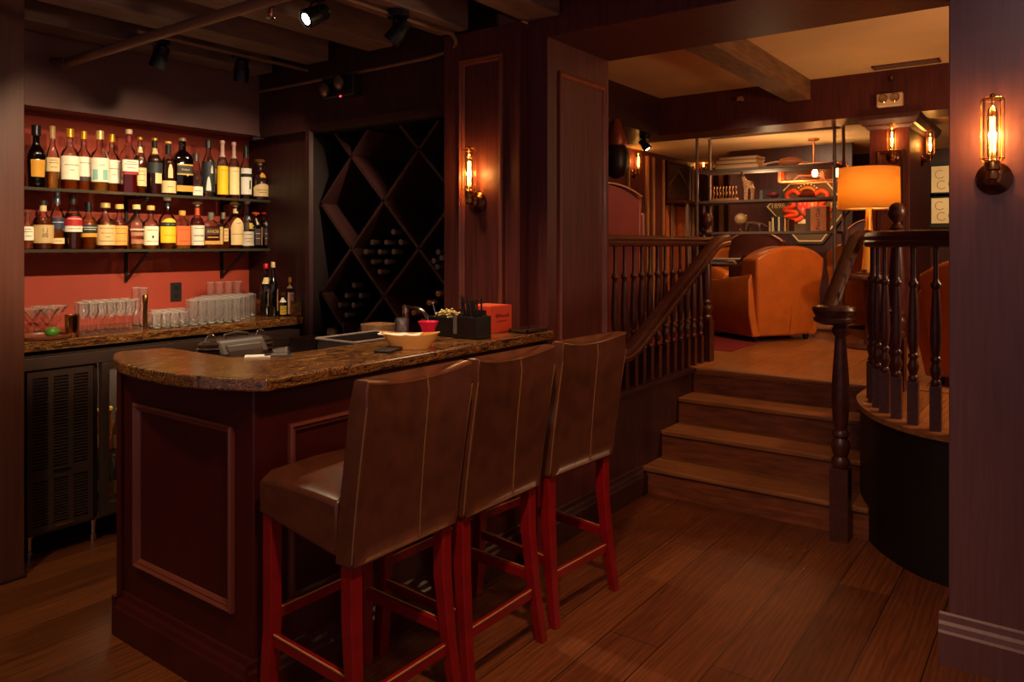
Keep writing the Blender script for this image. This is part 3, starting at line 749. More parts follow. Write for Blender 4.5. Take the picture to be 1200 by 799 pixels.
# small black tray / phone-like bill holder
bhp = at(455, 411.5, Z=1.08)
bh = thing('bill_holder', 'small flat black bill holder on the granite before the dish', 'bill holder', (bhp.x, bhp.y, 1.08), math.radians(20))
MB().box((-.035, -.06, 0), (.035, .06, .01)).build('cover', BLACKP, bh, bevel=.003)
MB().box((-.033, .045, .01), (.033, .058, .013)).build('clip', STEEL, bh, bevel=.001)
# tumbler and magenta cup behind the dish
gp = at(471, 401, Z=1.08)
gt = thing('water_glass', 'tall clear straight glass standing behind the tan dish', 'glass', (gp.x, gp.y, 1.08))
MB().lathe([(.025, 0), (.027, .004), (.031, .105), (.0295, .105), (.025, .008)], n=24).build('wall', GLASS, gt, smooth=40)
cpp = at(502, 398.5, Z=1.08)
cp_ = thing('plastic_cup', 'flared magenta plastic cup behind the tan dish', 'cup', (cpp.x, cpp.y, 1.08))
MB().lathe([(.024, 0), (.026, .01), (.03, .05), (.046, .083), (.044, .083), (.028, .052), (.022, .012)], n=24).build('shell', pbr('magenta', srgb(232, 24, 78), .35), cp_, smooth=40)
# bar caddy (black), with garnish flowers and straws standing in it
cq = at(556, 397.5, Z=1.08)
cd = thing('bar_caddy', 'black plastic bar caddy with two bins on the counter', 'caddy', (cq.x, cq.y, 1.08))
m = MB(); L0 = -2.395; 
for (xa, xb), (ya, yb), h in (((-2.40, -2.245), (2.61, 2.72), .09), ((-2.243, -2.11), (2.60, 2.715), .1)):
    T = .004
    m.box((xa, ya, 1.08), (xa+T, yb, 1.08+h)); m.box((xb-T, ya, 1.08), (xb, yb, 1.08+h)); m.box((xa, ya, 1.08), (xb, ya+T, 1.08+h)); m.box((xa, yb-T, 1.08), (xb, yb, 1.08+h)); m.box((xa, ya, 1.08), (xb, yb, 1.086))
m.build('bin', BLACKP, cd, world=True, bevel=.003)
MB().box((-2.235, 2.596, 1.10), (-2.215, 2.60, 1.178)).build('label_clip', pbr('grey_clip', srgb(120, 110, 104), .3, metal=.3), cd, world=True)
fl = thing('garnish_flowers', 'bunch of tiny cream dried flowers standing in the black caddy', 'flowers', (-2.32, 2.665, 1.1))
rnd = random.Random(3)
m = MB(); m2 = MB()
for k in range(70):
    a, b, h = rnd.uniform(-.055, .06), rnd.uniform(-.045, .045), rnd.uniform(.065, .105)
    h -= (a*a+b*b)*6
    m.lathe([(.001, -.005), (.0055, -.002), (.006, .002), (.001, .005)], (a, b, h), n=7)
    m2.bar((a*.4, b*.4, .0), (a, b, h), .0012, .0012)
m.build('blossom', pbr('cream_petals', srgb(222, 196, 128), .8, var=.3, scale=60), fl, smooth=60); m2.build('stem', pbr('dry_stem', srgb(110, 100, 60), .8), fl)
for k in range(15):
    x, y = rnd.uniform(-2.225, -2.13), rnd.uniform(2.62, 2.70)
    s = thing('drinking_straw', 'black drinking straw leaning in the taller bin of the caddy', 'straw', (x, y, 1.092), 0, 'black straws in the caddy')
    MB().tube([(0, 0, 0), (rnd.uniform(-.02, .015), rnd.uniform(-.02, .02), rnd.uniform(.14, .185))], .0042, n=8).build('tube', BLACKP, s)
mu_ = thing('cocktail_stirrer', 'steel-tipped stirrer leaning among the cream dried flowers', 'stirrer', (-2.35, 2.64, 1.092))
MB().tube([(0, 0, 0), (-.03, -.02, .135)], .0022, n=8).build('rod', CHROME, mu_); MB().lathe([(.002, 0), (.009, .004), (.009, .012), (.002, .016)], (-.03, -.02, .132), n=10).build('tip', CHROME, mu_, smooth=40)
# orange carton
ob = thing('carton', 'orange printed carton with dark lettering at the far end of the counter', 'box', (-2.28, 2.9, 1.08))
m = MB().box((-2.36, 2.83, 1.08), (-2.20, 2.995, 1.208)); m.build('box', pbr('orange_card', srgb(214, 62, 30), .55), ob, world=True, bevel=.002)
MB().box((-2.34, 2.845, 1.208), (-2.22, 2.98, 1.2095)).build('lid_flap', pbr('orange_card_light', srgb(226, 92, 56), .55), ob, world=True)
DKINK = pbr('dark_ink', srgb(84, 10, 12), .6)
m = MB(); r_ = random.Random(5)
for zz, hh, y0_, y1_ in ((1.152, .02, 2.865, 2.965), (1.131, .008, 2.875, 2.955)):
    y = y0_
    while y < y1_:
        w_ = r_.uniform(.006, .011)*(1 if hh > .01 else .8); h_ = hh*r_.choice((.6, .6, 1))
        m.box((-2.1995, y, zz), (-2.1990, y+.0025, zz+h_)); m.box((-2.1995, y, zz+h_*.45), (-2.1990, y+w_*.7, zz+h_*.6)); m.box((-2.1995, y+w_*.55, zz), (-2.1990, y+w_*.7, zz+h_*.8))
        y += w_+.002
m.build('print', DKINK, ob, world=True)
tb = MB().box((-2.345, 2.826, 1.11), (-2.23, 2.83, 1.19)).build('window', BLACKP, ob, world=True)
# dark tray at the end of the bar
tr = thing('bill_tray', 'low dark wooden tray at the far end of the granite counter', 'tray', (-2.115, 3.0, 1.08))
m = MB(); xa, xb, ya, yb = -2.17, -2.06, 2.93, 3.10
m.box((xa, ya, 1.08), (xb, yb, 1.085)); m.box((xa, ya, 1.08), (xb, ya+.006, 1.098)); m.box((xa, yb-.006, 1.08), (xb, yb, 1.098)); m.box((xa, ya, 1.08), (xa+.006, yb, 1.098)); m.box((xb-.006, ya, 1.08), (xb, yb, 1.098))
m.build('body', pbr('tray_wood', srgb(70, 40, 30), .4), tr, world=True)
# leather bartender's bag behind the bar, on a stand
bg = thing('tool_bag', 'dark brown case with ribbed ends standing behind the granite counter', 'bag', (-3.0, 1.95, 0))
b0 = at(282, 408, Z=1.05)
bg.location = (-2.93, 1.955, 0)
BAGB = pbr('bag_hide', srgb(64, 42, 38), .45, var=.15)
M0 = Matrix.Rotation(math.radians(88), 4, 'Z')
def bagbuild(mb, nm, mt, **k):
    o = mb.build(nm, mt, bg, **k); o.data.transform(M0); return o
m = MB(); rings = []
for z, w in ((.92, .075), (.96, .08), (1.04, .078), (1.065, .06), (1.085, .045), (1.1, .03)):
    rings.append([(-.115, -w, z), (.115, -w, z), (.115, w, z), (-.115, w, z)])
bagbuild(m.quad_ring(rings), 'body', BAGB, bevel=.012, seg=3)
m = MB(); rings = []
for z, w in ((1.01, .083), (1.05, .076), (1.075, .06)): rings.append([(-.085, -w, z), (.085, -w, z), (.085, -w+.02, z), (-.085, -w+.02, z)])
bagbuild(m.quad_ring(rings), 'flap', pbr('bag_flap', srgb(70, 44, 38), .45), bevel=.006)
for sx in (-1, 1):
    m = MB()
    for k in range(7): m.lathe([(.05, -.006), (.058, 0), (.05, .006)], (sx*.12, 0, .935+.021*k), n=16)
    m.lathe([(.05, .92), (.05, 1.08), (.035, 1.09)], (sx*.12, 0, 0), n=16)
    bagbuild(m, 'ribbed_end', pbr('bag_rib', srgb(70, 52, 48), .25, metal=.3), smooth=40)
    bagbuild(MB().tube([(sx*.12+.025*math.cos(t), 0, 1.085+.035*math.sin(t)) for t in [PI*i/10 for i in range(11)]], .004, n=8), 'ring', CHROME, smooth=60)
bagbuild(MB().tube([(-.06, 0, 1.09), (-.055, 0, 1.11), (0, 0, 1.118), (.055, 0, 1.11), (.06, 0, 1.09)], .008, n=10), 'grip', BAGB, smooth=60)
bagbuild(MB().box((-.18, -.09, .89), (.18, .09, .92)).box((-.16, -.08, 0), (-.13, .08, .89)).box((.13, -.08, 0), (.16, .08, .89)), 'stand', STEEL)
pp_ = thing('paper_pad', 'white order pad lying at the back edge of the granite counter', 'paper', (at(302, 418.5, Z=1.08).x, at(302, 418.5, Z=1.08).y, 1.08), math.radians(52))
MB().box((-.046, -.03, 0), (.046, .03, .006)).build('pad', pbr('white_paper', srgb(236, 226, 214), .8), pp_)
pk = thing('clipboard', 'dark grey clipboard lying beside the white order pad', 'clipboard', (at(326, 417, Z=1.08).x, at(326, 417, Z=1.08).y, 1.08), math.radians(52))
MB().box((-.05, -.026, 0), (.05, .026, .006)).build('board', pbr('grey_board', srgb(96, 84, 82), .5), pk); MB().box((.035, -.015, .006), (.048, .015, .011)).build('clip', STEEL, pk)
# little things on the rack's ledge
lc = thing('jar', 'small olive glass jar on the dark ledge at the foot of the rack', 'jar', (-3.55, 3.02, .93))
MB().lathe([(.032, 0), (.034, .005), (.034, .06), (.028, .068)], n=18).build('glass', pbr('olive_glass', srgb(120, 100, 60), .2), lc, smooth=40); MB().lathe([(.03, .066), (.03, .074), (.0, .076)], n=18).build('lid', BRASS, lc, smooth=40)
sh = thing('pepper_mill', 'slim dark shaker with pale foot on the ledge beside the olive jar', 'shaker', (-3.45, 3.02, .93))
MB().lathe([(.022, 0), (.022, .025), (.012, .035)], n=14).build('foot', pbr('pale_foot', srgb(150, 130, 130), .4), sh, smooth=40); MB().lathe([(.010, .03), (.008, .08), (.011, .1), (.004, .115)], n=12).build('body', BLACKP, sh, smooth=40)
# ================================================================ BOTTLES
LIQ = {}
def liquid(kind):
    d = dict(amber=((.85, .40, .09), (206, 106, 26), .28), pale=((.95, .72, .34), (226, 156, 56), .35), dark=((.3, .09, .03), (110, 44, 16), .38),
             red=((.45, .06, .03), (150, 30, 16), .38), clear=((.96, .95, .92), (230, 220, 200), .04), brown=((.55, .2, .05), (160, 74, 20), .34))[kind]
    return thin_glass('liquid_'+kind, d[0], .02, srgb(*d[1]), d[2])
PROF = {
 'wine':   [(.86, 0), (1, .02), (1, .56), (.92, .62), (.55, .71), (.36, .77), (.33, .96), (.36, .965), (.36, 1)],
 'round':  [(.84, 0), (.94, .02), (1, .5), (.97, .57), (.8, .64), (.45, .69), (.33, .74), (.32, .96), (.35, .965), (.35, 1)],
 'cognac': [(.8, 0), (.86, .02), (1, .42), (.97, .5), (.75, .6), (.45, .68), (.34, .74), (.32, .96), (.35, .965), (.35, 1)],
 'square': [(.92, 0), (1, .02), (1, .62), (.92, .68), (.6, .75), (.34, .79), (.32, .96), (.34, .965), (.34, 1)],
 'taper':  [(1.0, 0), (1, .02), (.86, .3), (1.0, .6), (.8, .66), (.42, .72), (.36, .76), (.34, 1)],
 'flask':  [(.94, 0), (1, .02), (1, .66), (.85, .73), (.4, .78), (.3, .81), (.3, 1)],
 'moon':   [(.8, 0), (.95, .03), (1, .3), (.98, .5), (.8, .62), (.45, .7), (.3, .75), (.28, .98), (.3, 1)],
 'cone':   [(.95, 0), (1, .02), (1, .42), (.9, .52), (.6, .72), (.42, .86), (.4, 1)],
}
def rad_at(prof, h):
    for (r0, z0), (r1, z1) in zip(prof, prof[1:]):
        if z0 <= h <= z1: return r0+(r1-r0)*(h-z0)/max(1e-6, z1-z0)
    return prof[-1][0]
INK = pbr('label_ink', srgb(60, 40, 30), .7)
def labcol(c): return pbr('label_%d_%d_%d' % c, srgb(*c), .6, var=.05, scale=30)
def patch(P, R, H, k_, h0, h1, half, n=16, ctr=0, arch=0):
    """A label wrapped on a turned bottle: follows the profile P (shares of R and H) from h0 to h1."""
    m = MB(); rows = []
    for k in range(10):
        t = k/9; row = []
        for i in range(n+1):
            a = ctr-half+2*half*i/n
            x = abs(2*i/n-1)
            ht = h1-(arch*x**2.2*(h1-h0) if arch else 0)
            h = h0+(ht-h0)*t; r = rad_at(P, h)*R*k_+.0004
            row.append((r*math.cos(a), r*math.sin(a), h*H))
        rows.append(row)
    return m.quad_ring(rows, cap=False, closed=False)
def sqpatch(r, z0, z1, half, n=14, pw=5, ctr=0, dep=1):
    m = MB(); rows = []
    for z in (z0, z1):
        row = []
        for i in range(n+1):
            a = ctr-half+2*half*i/n; k = (abs(math.cos(a))**pw+abs(math.sin(a))**pw)**(-1/pw)
            row.append((r*k*math.cos(a)*dep, r*k*math.sin(a), z))
        rows.append(row)
    return m.quad_ring(rows, cap=False, closed=False)
def bottle(u, w, vtop, z, X, style, liq, fill, cap, labels, label, group, glass=None, caps=.09, capk=1.25, ball=False, yrot=-.18):
    """labels: (z0, z1, colour, half angle, options) as shares of the height."""
    y = at(u, 250, X=X).y; d = depth(X, y)
    H = EYE+(HV-vtop)*d/FPX-z; R = w*d/FPX/2
    t = thing('liquor_bottle', label, 'bottle', (X, y, z), yrot, group)
    P = PROF[style]; sq = style in ('square', 'flask', 'taper')
    pr = [(r*R, h*H) for r, h in P]
    dep = .72 if style in ('flask',) else 1
    if sq: MB().sqlathe(pr, pw=5, dep=dep).build('glass', glass or CLEARB, t, smooth=40)
    else: MB().lathe(pr, n=22).build('glass', glass or CLEARB, t, smooth=40)
    if glass is None:
        lp = [(r*R*.93, h*H+.003) for r, h in P if h < fill-.01]+[(rad_at(P, fill)*R*.93, fill*H)]
        if sq: MB().sqlathe(lp, pw=5, dep=dep).build('liquid', liquid(liq), t, smooth=40)
        else: MB().lathe(lp, n=18).build('liquid', liquid(liq), t, smooth=40)
    cr = max(.0085, rad_at(P, 1)*R)*capk
    cm = pbr('cap_%d_%d_%d' % cap[:3], srgb(*cap[:3]), .3, metal=.5 if len(cap) > 3 else 0)
    if ball: MB().lathe([(cr*.8, H*(1-caps)), (cr*.8, H*(1-caps*.6)), (cr*1.5, H*(1-caps*.5)), (cr*1.7, H*(1-caps*.2)), (cr*1.3, H), (cr*.3, H*1.01)], n=18).build('stopper', cm, t, smooth=50)
    else: MB().lathe([(cr, H*(1-caps)), (cr, H*.995), (cr*.85, H*1.004), (.0001, H*1.004)], n=18).build('cap', cm, t, smooth=40)
    for q in labels:
        z0, z1, col, half = q[:4]; o = q[4] if len(q) > 4 else {}
        c = o.get('ctr', 0)
        if sq and z1 < .7:
            m = sqpatch(R*(1.012 if o.get('n') not in ('print', 'emblem') else 1.025), z0*H, z1*H, half, ctr=c, dep=dep)
        else:
            m = patch(P, R, H, 1.015 if o.get('n') not in ('print', 'emblem') else 1.03, z0, z1, half, ctr=c, arch=o.get('arch', 0))
        lb = m.build(o.get('n', 'paper_label'), labcol(col), t, smooth=60)
        for (k, hw) in o.get('lines', ()):
            zz = (z0+(z1-z0)*k)*H; hh = .0016
            rr = R*1.03
            m = sqpatch(rr, zz-hh, zz+hh, hw, ctr=c, dep=dep) if (sq and z1 < .7) else patch(P, R, H, 1.03, (zz-hh)/H, (zz+hh)/H, hw, n=8, ctr=c)
            m.build('print', labcol(o.get('ink', (96, 70, 56))), lb, smooth=60)
        if 'txt' in o:
            s_, sz, hh, ink = o['txt']
            rr = (R*1.035*dep if sq else rad_at(P, z0)*R*1.04)
            text(s_, sz, labcol(ink), lb, basis((rr, 0, hh*H), (0, 1, 0), (0, 0, 1)), world=False)
    return t
W1 = (240, 226, 204); CR = (226, 196, 142); GOLD = (214, 150, 40); BLK = (22, 18, 18)
L3 = [(.8, .5), (.62, .7), (.3, .45)]
G1 = 'bottles on the upper glass shelf'; G2 = 'bottles on the lower glass shelf'
ZS1, ZS2 = 1.80, 1.476
XU = -4.43
def T(*a, **k): bottle(*a[:3], ZS1, k.pop('X', XU), *a[3:], group=G1, **k)
def Lw(*a, **k): bottle(*a[:3], ZS2, k.pop('X', XU), *a[3:], group=G2, **k)
T(42.5, 22, 147, 'cognac', 'dark', 0, (26, 22, 22), [(.18, .45, GOLD, .7)], 'broad black glass bottle with a gold label, nearest the dark left wall', glass=DARKB, caps=.16, capk=1.3)
T(61.5, 15, 148, 'cognac', 'pale', .3, (176, 130, 84), [(.28, .5, CR, 1.2, dict(lines=L3))], 'slim clear bottle with cream label and beige capsule, beside the black gold-labelled one', caps=.2)
T(82, 20, 151, 'round', 'amber', .3, GOLD+(1,), [(.17, .55, W1, 1.35, dict(lines=[(.62, .8), (.4, .25)]))], 'round-shouldered bottle with plain white label and gold capsule, upper shelf', caps=.14)
T(98, 17, 154, 'round', 'amber', .3, GOLD+(1,), [(.24, .57, W1, 1.35, dict(lines=[(.7, .8)])), (.18, .25, (60, 46, 44), 1.0)], 'white-labelled bottle with a black tab at the label foot', caps=.13, X=-4.49)
T(117, 20, 153.5, 'round', 'pale', .25, (236, 196, 120, 1), [(.16, .55, W1, 1.35, dict(lines=[(.7, .3)])), (.19, .36, (136, 188, 176), .3, dict(ctr=-.75, n='print')), (.19, .36, (136, 188, 176), .3, dict(ctr=.35, n='print'))], 'white-labelled bottle with two teal squares on its label', caps=.14)
T(131, 17, 157.5, 'round', 'amber', .2, GOLD+(1,), [(.17, .56, W1, 1.35, dict(lines=[(.62, .8), (.36, .25)]))], 'gold-capped white-labelled bottle directly beside the teal-squared one', caps=.13, X=-4.5)
T(151, 18, 152, 'taper', 'red', .5, (226, 196, 150), [(.34, .52, W1, .95, dict(lines=L3)), (.29, .34, (150, 20, 24), .95), (.8, .9, (150, 30, 40), 3.1, dict(n='neck_band'))], 'waisted square bottle with white label, red band and dark red liquor', caps=.07)
T(164, 14, 161, 'wine', 'brown', .68, GOLD+(1,), [(.14, .46, CR, 1.0, dict(lines=L3)), (.73, .82, CR, 1.2, dict(n='neck_label'))], 'amber bottle with a long cream label and a round cream neck label', caps=.04)
T(181, 17, 162, 'wine', 'dark', .7, GOLD+(1,), [(.38, .56, (40, 44, 46), 1.3), (.2, .38, CR, .5, dict(ctr=.3)), (.72, .82, CR, 1.0, dict(n='neck_label')), (.84, .95, BLK, 3.1, dict(n='foil'))], 'dark bottle with black label over a small cream panel, gold cap', caps=.04)
T(197, 17, 166, 'wine', 'dark', .68, (226, 170, 90), [(.05, .27, CR, 1.25, dict(lines=[(.5, .4)])), (.32, .58, CR, .32, dict(arch=.5)), (.77, .94, BLK, 3.1, dict(n='foil'))], 'black-necked bottle with an upright oval label over a wide cream one', caps=.04)
T(213.5, 21, 162, 'square', 'dark', .7, (150, 110, 70), [(.08, .18, GOLD, .8), (.36, .385, (190, 150, 70), .75), (.52, .545, (190, 150, 70), .75), (.386, .518, (34, 26, 22), .75, dict(txt=('Walker', .017, .45, (206, 170, 100))))], 'large square dark bottle with gold-edged black label and gold foot band', glass=DARKB, caps=.05)
T(229.5, 15, 180, 'cone', 'clear', .3, (70, 54, 48), [(.04, .24, W1, 1.2, dict(lines=[(.5, .5)]))], 'short clear decanter-like bottle with low white label, beside the large square one', caps=.18)
T(244, 15, 164, 'wine', 'clear', .4, (60, 60, 60, 1), [(.1, .62, (28, 30, 36), 1.35), (.12, .36, (214, 206, 196), .35, dict(ctr=-.3, arch=.8, n='print')), (.42, .56, (190, 186, 180), .2, dict(ctr=.2, arch=.6, n='print'))], 'clear bottle with a black label bearing a pale bird-like drawing', caps=.14)
T(254, 11, 190, 'wine', 'red', .5, (120, 110, 100), [(.4, .82, CR, 1.2, dict(lines=L3))], 'red-filled bottle half hidden behind the bright yellow label', X=-4.52)
T(260.5, 13, 165, 'wine', 'red', .2, (226, 176, 160), [(.07, .56, (244, 204, 34), 1.35, dict(lines=[(.85, .6)], ink=(206, 150, 20))), (.72, .95, (216, 170, 158), 3.1, dict(n='foil'))], 'bottle with a tall bright yellow label and pale pink capsule', caps=.05)
T(268, 9, 196, 'wine', 'red', .6, (120, 110, 100), [(.45, .75, (230, 180, 40), 1.2)], 'red-filled bottle with small yellow label behind its two pink-capped neighbours', X=-4.53)
T(274, 12, 167, 'wine', 'amber', .12, (226, 176, 160), [(.08, .56, (250, 232, 170), 1.35, dict(lines=[(.85, .6)], ink=(206, 160, 60))), (.72, .95, (216, 170, 158), 3.1, dict(n='foil'))], 'bottle with a tall pale yellow label and pink capsule', caps=.05)
T(288, 13, 171, 'wine', 'clear', .2, (40, 44, 34), [(.1, .58, (246, 240, 230), 1.35), (.42, .48, BLK, 1.3, dict(n='print')), (.2, .36, (26, 40, 34), .18, dict(ctr=.4, n='print'))], 'tall thin-necked bottle with white label crossed by a black band', caps=.22)
T(304.5, 20, 187, 'moon', 'dark', .62, (122, 82, 44), [(.1, .4, CR, 1.2, dict(arch=.3, lines=[(.5, .8), (.3, .5)])), (.55, .68, GOLD, .35, dict(arch=.5, n='emblem'))], 'squat round bottle with ball stopper and arched cream label', caps=.14, ball=True)
# lower shelf
Lw(32, 13, 249, 'wine', 'amber', .6, (90, 60, 40), [(.25, .62, W1, 1.2, dict(lines=L3))], 'amber bottle with white label, cut off by the dark left wall', X=-4.43)
Lw(50.5, 22, 235, 'round', 'brown', .65, (40, 30, 28), [(.13, .5, (202, 166, 112), 1.25, dict(txt=('山\n崎', .03, .34, (30, 20, 16)))), (.78, .9, CR, 3.1, dict(n='neck_band'))], 'brown bottle with beige label painted with two black characters', caps=.09)
Lw(67, 15, 226, 'wine', 'amber', .5, (86, 90, 104, 1), [(.36, .56, (40, 46, 70), 1.3, dict(lines=[(.6, .8)], ink=(200, 200, 210))), (.1, .2, CR, 1.1, dict(lines=[(.5, .5)]))], 'bottle with dark blue label and blue-grey capsule', caps=.2)
Lw(85.5, 19, 228, 'wine', 'dark', .66, (44, 26, 26), [(.42, .6, (176, 30, 32), 1.2, dict(arch=.3, lines=[(.75, .8)], ink=(240, 220, 200))), (.32, .43, W1, 1.25, dict(lines=[(.5, .7)]))], 'dark bottle with an arched red and white label', caps=.17)
Lw(103.5, 19, 237, 'round', 'amber', .6, BLK, [(.26, .34, GOLD, 1.2), (.34, .52, (30, 28, 26), 1.25, dict(lines=[(.7, .9), (.45, .7)], ink=(220, 214, 200)))], 'black-capped amber bottle with black label over a gold strip', caps=.2)
Lw(123.5, 20, 238, 'round', 'brown', .62, (236, 196, 120), [(.09, .52, (230, 188, 128), 1.35, dict(lines=[(.85, .9), (.6, .7), (.4, .3), (.2, .9)]))], 'cork-topped bottle with a large peach-cream label, lower shelf', caps=.1, capk=1.5)
Lw(140, 17, 239.5, 'round', 'red', .62, (230, 186, 100), [(.09, .52, (224, 160, 70), 1.35, dict(lines=[(.85, .9), (.6, .7), (.2, .9)]))], 'cork-topped bottle with a golden amber label', caps=.1, capk=1.5)
Lw(160, 17, 240, 'round', 'pale', .2, (244, 206, 130), [(.42, .46, (206, 180, 160), 1.2, dict(n='print')), (.3, .38, (170, 120, 90), 1.0, dict(n='print')), (.12, .22, (170, 110, 80), 1.0, dict(n='print'))], 'cork-topped clear bottle with only faint printed lines', caps=.1, capk=1.5)
Lw(176.5, 17, 241, 'round', 'pale', .2, (226, 180, 90), [(.09, .52, (246, 232, 196), 1.35, dict(lines=[(.8, .8), (.2, .8)])), (.25, .31, BLK, .12, dict(n='print'))], 'cork-topped bottle with cream-white label marked by one dark dot', caps=.1, capk=1.5)
Lw(196, 19, 232, 'round', 'amber', .3, (240, 226, 200), [(.12, .6, (240, 190, 30), 1.2, dict(arch=.25, lines=[(.3, .8)], ink=(190, 120, 10))), (.44, .52, (30, 24, 20), 1.25, dict(n='print', lines=[(.5, .8)], ink=(230, 220, 190))), (.82, .94, BLK, 3.1, dict(n='foil'))], 'bottle with yellow arched label crossed by a black name band', caps=.05)
Lw(213.5, 17, 247, 'flask', 'pale', .5, (230, 170, 80), [(.1, .6, (226, 98, 34), .9, dict(lines=[(.8, .6), (.2, .6)], ink=(150, 50, 10)))], 'short square bottle with an all-orange label', caps=.12, capk=1.5)
Lw(231, 16, 237, 'round', 'red', .66, (190, 180, 150, 1), [(.08, .5, W1, 1.25, dict(lines=[(.85, .7), (.5, .8), (.45, .8), (.2, .8)], ink=(90, 70, 50))), (.72, .88, (206, 84, 40), 3.1, dict(n='foil'))], 'dark red bottle with white label, orange neck and metal stopper', caps=.08, ball=True)
Lw(247, 19, 249, 'flask', 'brown', .62, (120, 110, 100, 1), [(.12, .22, (206, 150, 70), .85), (.38, .56, (60, 34, 14), .85, dict(txt=('KNOB', .026, .47, (206, 160, 80)))), (.3, .33, (190, 150, 80), .6, dict(n='print'))], 'square whiskey flask with gold lettering over an ochre strip', caps=.2)
Lw(261.5, 14, 249, 'flask', 'brown', .55, (140, 130, 120, 1), [(.12, .6, (200, 160, 96), .3, dict(ctr=-.6)), (.2, .56, (214, 176, 110), .35, dict(ctr=.2, lines=[(.8, .3), (.5, .3), (.2, .3)]))], 'square whiskey flask with upright cream stripes, grey stopper', caps=.18)
Lw(276, 18, 237, 'round', 'red', .4, (226, 190, 110, 1), [(.08, .66, (226, 194, 138), 1.0, dict(arch=.35, lines=[(.4, .9), (.8, .3)])), (.76, .86, CR, 3.1, dict(n='neck_band'))], 'gold-stoppered bottle with a tall arched cream label', caps=.1, ball=True)
Lw(289, 16, 236, 'cone', 'clear', .3, (200, 196, 190, 1), [(.06, .36, (206, 190, 170), 1.2, dict(lines=[(.8, .6), (.5, .7), (.3, .5)])), (.4, .55, (40, 30, 16), 1.0), (.42, .54, (216, 170, 50), .3, dict(ctr=.3, n='print')), (.58, .7, BLK, .9, dict(txt=('A', .034, .64, (240, 236, 226))))], 'clear conical-necked bottle marked with a large white A', caps=.05)
for u, col, nm in ((299.5, (226, 96, 30), 'orange'), (310.5, (206, 40, 32), 'red')):
    Lw(u, 13, 249, 'square', 'dark', .6, col, [(.1, .6, (150, 110, 40), .2, dict(ctr=.75)), (.1, .55, (60, 40, 40), .45, dict(lines=[(.7, .4), (.4, .4)], ink=(190, 180, 170))), (.66, .84, (214, 196, 170), 1.1, dict(n='neck_label'))], 'small dark bottle with a round %s stopper, end of the lower shelf' % nm, glass=DARKB, caps=.1, ball=True)
# bottles standing on the ledge
G3 = 'bottles on the granite ledge'
bottle(311.5, 13, 309, 1.033, -4.25, 'wine', 'dark', 0, (190, 20, 34), [(.2, .52, (206, 150, 110), .5, dict(ctr=.4, lines=L3)), (.62, .74, CR, 1.2, dict(n='neck_label'))], 'dark bottle with a red cap beside the last tall tumblers', G3, glass=DARKB, caps=.09)
bottle(320, 11, 307, 1.033, -4.2, 'wine', 'dark', 0, (222, 184, 140), [(.1, .5, (214, 160, 120), .3, dict(ctr=.8))], 'slender black bottle with cream cap behind the white-labelled bitters', G3, glass=DARKB, caps=.1)
bottle(331, 9, 343, 1.033, -4.16, 'wine', 'dark', 0, (60, 44, 40), [(.08, .45, (214, 170, 50), 1.1, dict(lines=L3)), (.6, .8, W1, 1.2)], 'tiny dark bottle with yellow label on the ledge', G3, glass=DARKB, caps=.1)
bottle(341.5, 15, 325, 1.033, -4.15, 'square', 'dark', .3, (226, 170, 40), [(.05, .62, (222, 170, 140), .9, dict(lines=[(.85, .5), (.6, .6), (.55, .3), (.3, .5)])), (.72, .86, (226, 190, 160), 3.1, dict(n='neck_label'))], 'white paper-wrapped bitters bottle with yellow cap at the ledge end', G3, caps=.12, capk=1.4)

# ================================================================ GLASSES ON THE LEDGE
ZL = 1.033
def gl_obj(name, label, cat, group, profs, n=18):
    t = thing(name, label, cat, (0, 0, 0), 0, group)
    for nm, pr in profs: MB().lathe(pr, n=n).build(nm, CUTG, t, smooth=40)
    return t
def scatter(proto, uv, X, group=None, label=None, jitter=.0):
    for i, (u, x) in enumerate(uv):
        p = at(u, 380, X=x)
        if i == 0: proto.location = (x, p.y, ZL); continue
        dup(proto, (x, p.y, ZL))
def rim(o, r, z):
    MB().tube([(r*math.cos(2*PI*k/20), r*math.sin(2*PI*k/20), z) for k in range(21)], .0011, n=6).build('rim', RIMG, o, smooth=60)
    return o
def base(o, r, z0, z1):
    MB().lathe([(r*.9, z0), (r, z0+.002), (r, z1-.002), (r*.9, z1)], n=16).build('thick_base', RIMG, o, smooth=40)
    return o
cord = rim(gl_obj('stemmed_glass', 'small clear stemmed glass in the cluster beside the brass cup', 'glass', 'stemmed glasses beside the brass cup',
   [('foot', [(.029, 0), (.029, .002), (.008, .006), (.0035, .01)]), ('stem', [(.0035, .008), (.003, .07), (.005, .078)]), ('bowl', [(.004, .076), (.018, .09), (.027, .115), (.028, .15), (.026, .165), (.025, .165), (.026, .115), (.01, .088)])]), .0255, .165)
scatter(cord, [(u, x) for x, us in ((-4.10, (98, 109, 120, 131, 142, 153)), (-4.2, (94, 105, 116, 127, 138, 149, 159)), (-4.3, (101, 112, 123, 134, 146))) for u in us], 0)
mart = rim(gl_obj('martini_glass', 'wide clear martini glass on the ledge near the left wall', 'glass', 'martini glasses near the wooden tray',
   [('foot', [(.036, 0), (.036, .002), (.006, .006), (.003, .01)]), ('stem', [(.003, .008), (.003, .075)]), ('bowl', [(.003, .074), (.052, .135), (.0505, .135), (.004, .078)])]), .0515, .135)
scatter(mart, [(38, -4.36), (58, -4.34), (48, -4.48), (68, -4.46)], 0)
rock = base(rim(gl_obj('cut_glass_tumbler', 'short clear cut-glass tumbler in the packed rows along the ledge', 'glass', 'cut-glass tumblers on the ledge',
   [('wall', [(.022, 0), (.025, .004), (.026, .02), (.0275, .022), (.028, .05), (.029, .052), (.029, .085), (.0275, .085), (.026, .02), (.023, .012)])], n=10), .0283, .085), .0225, .003, .011)
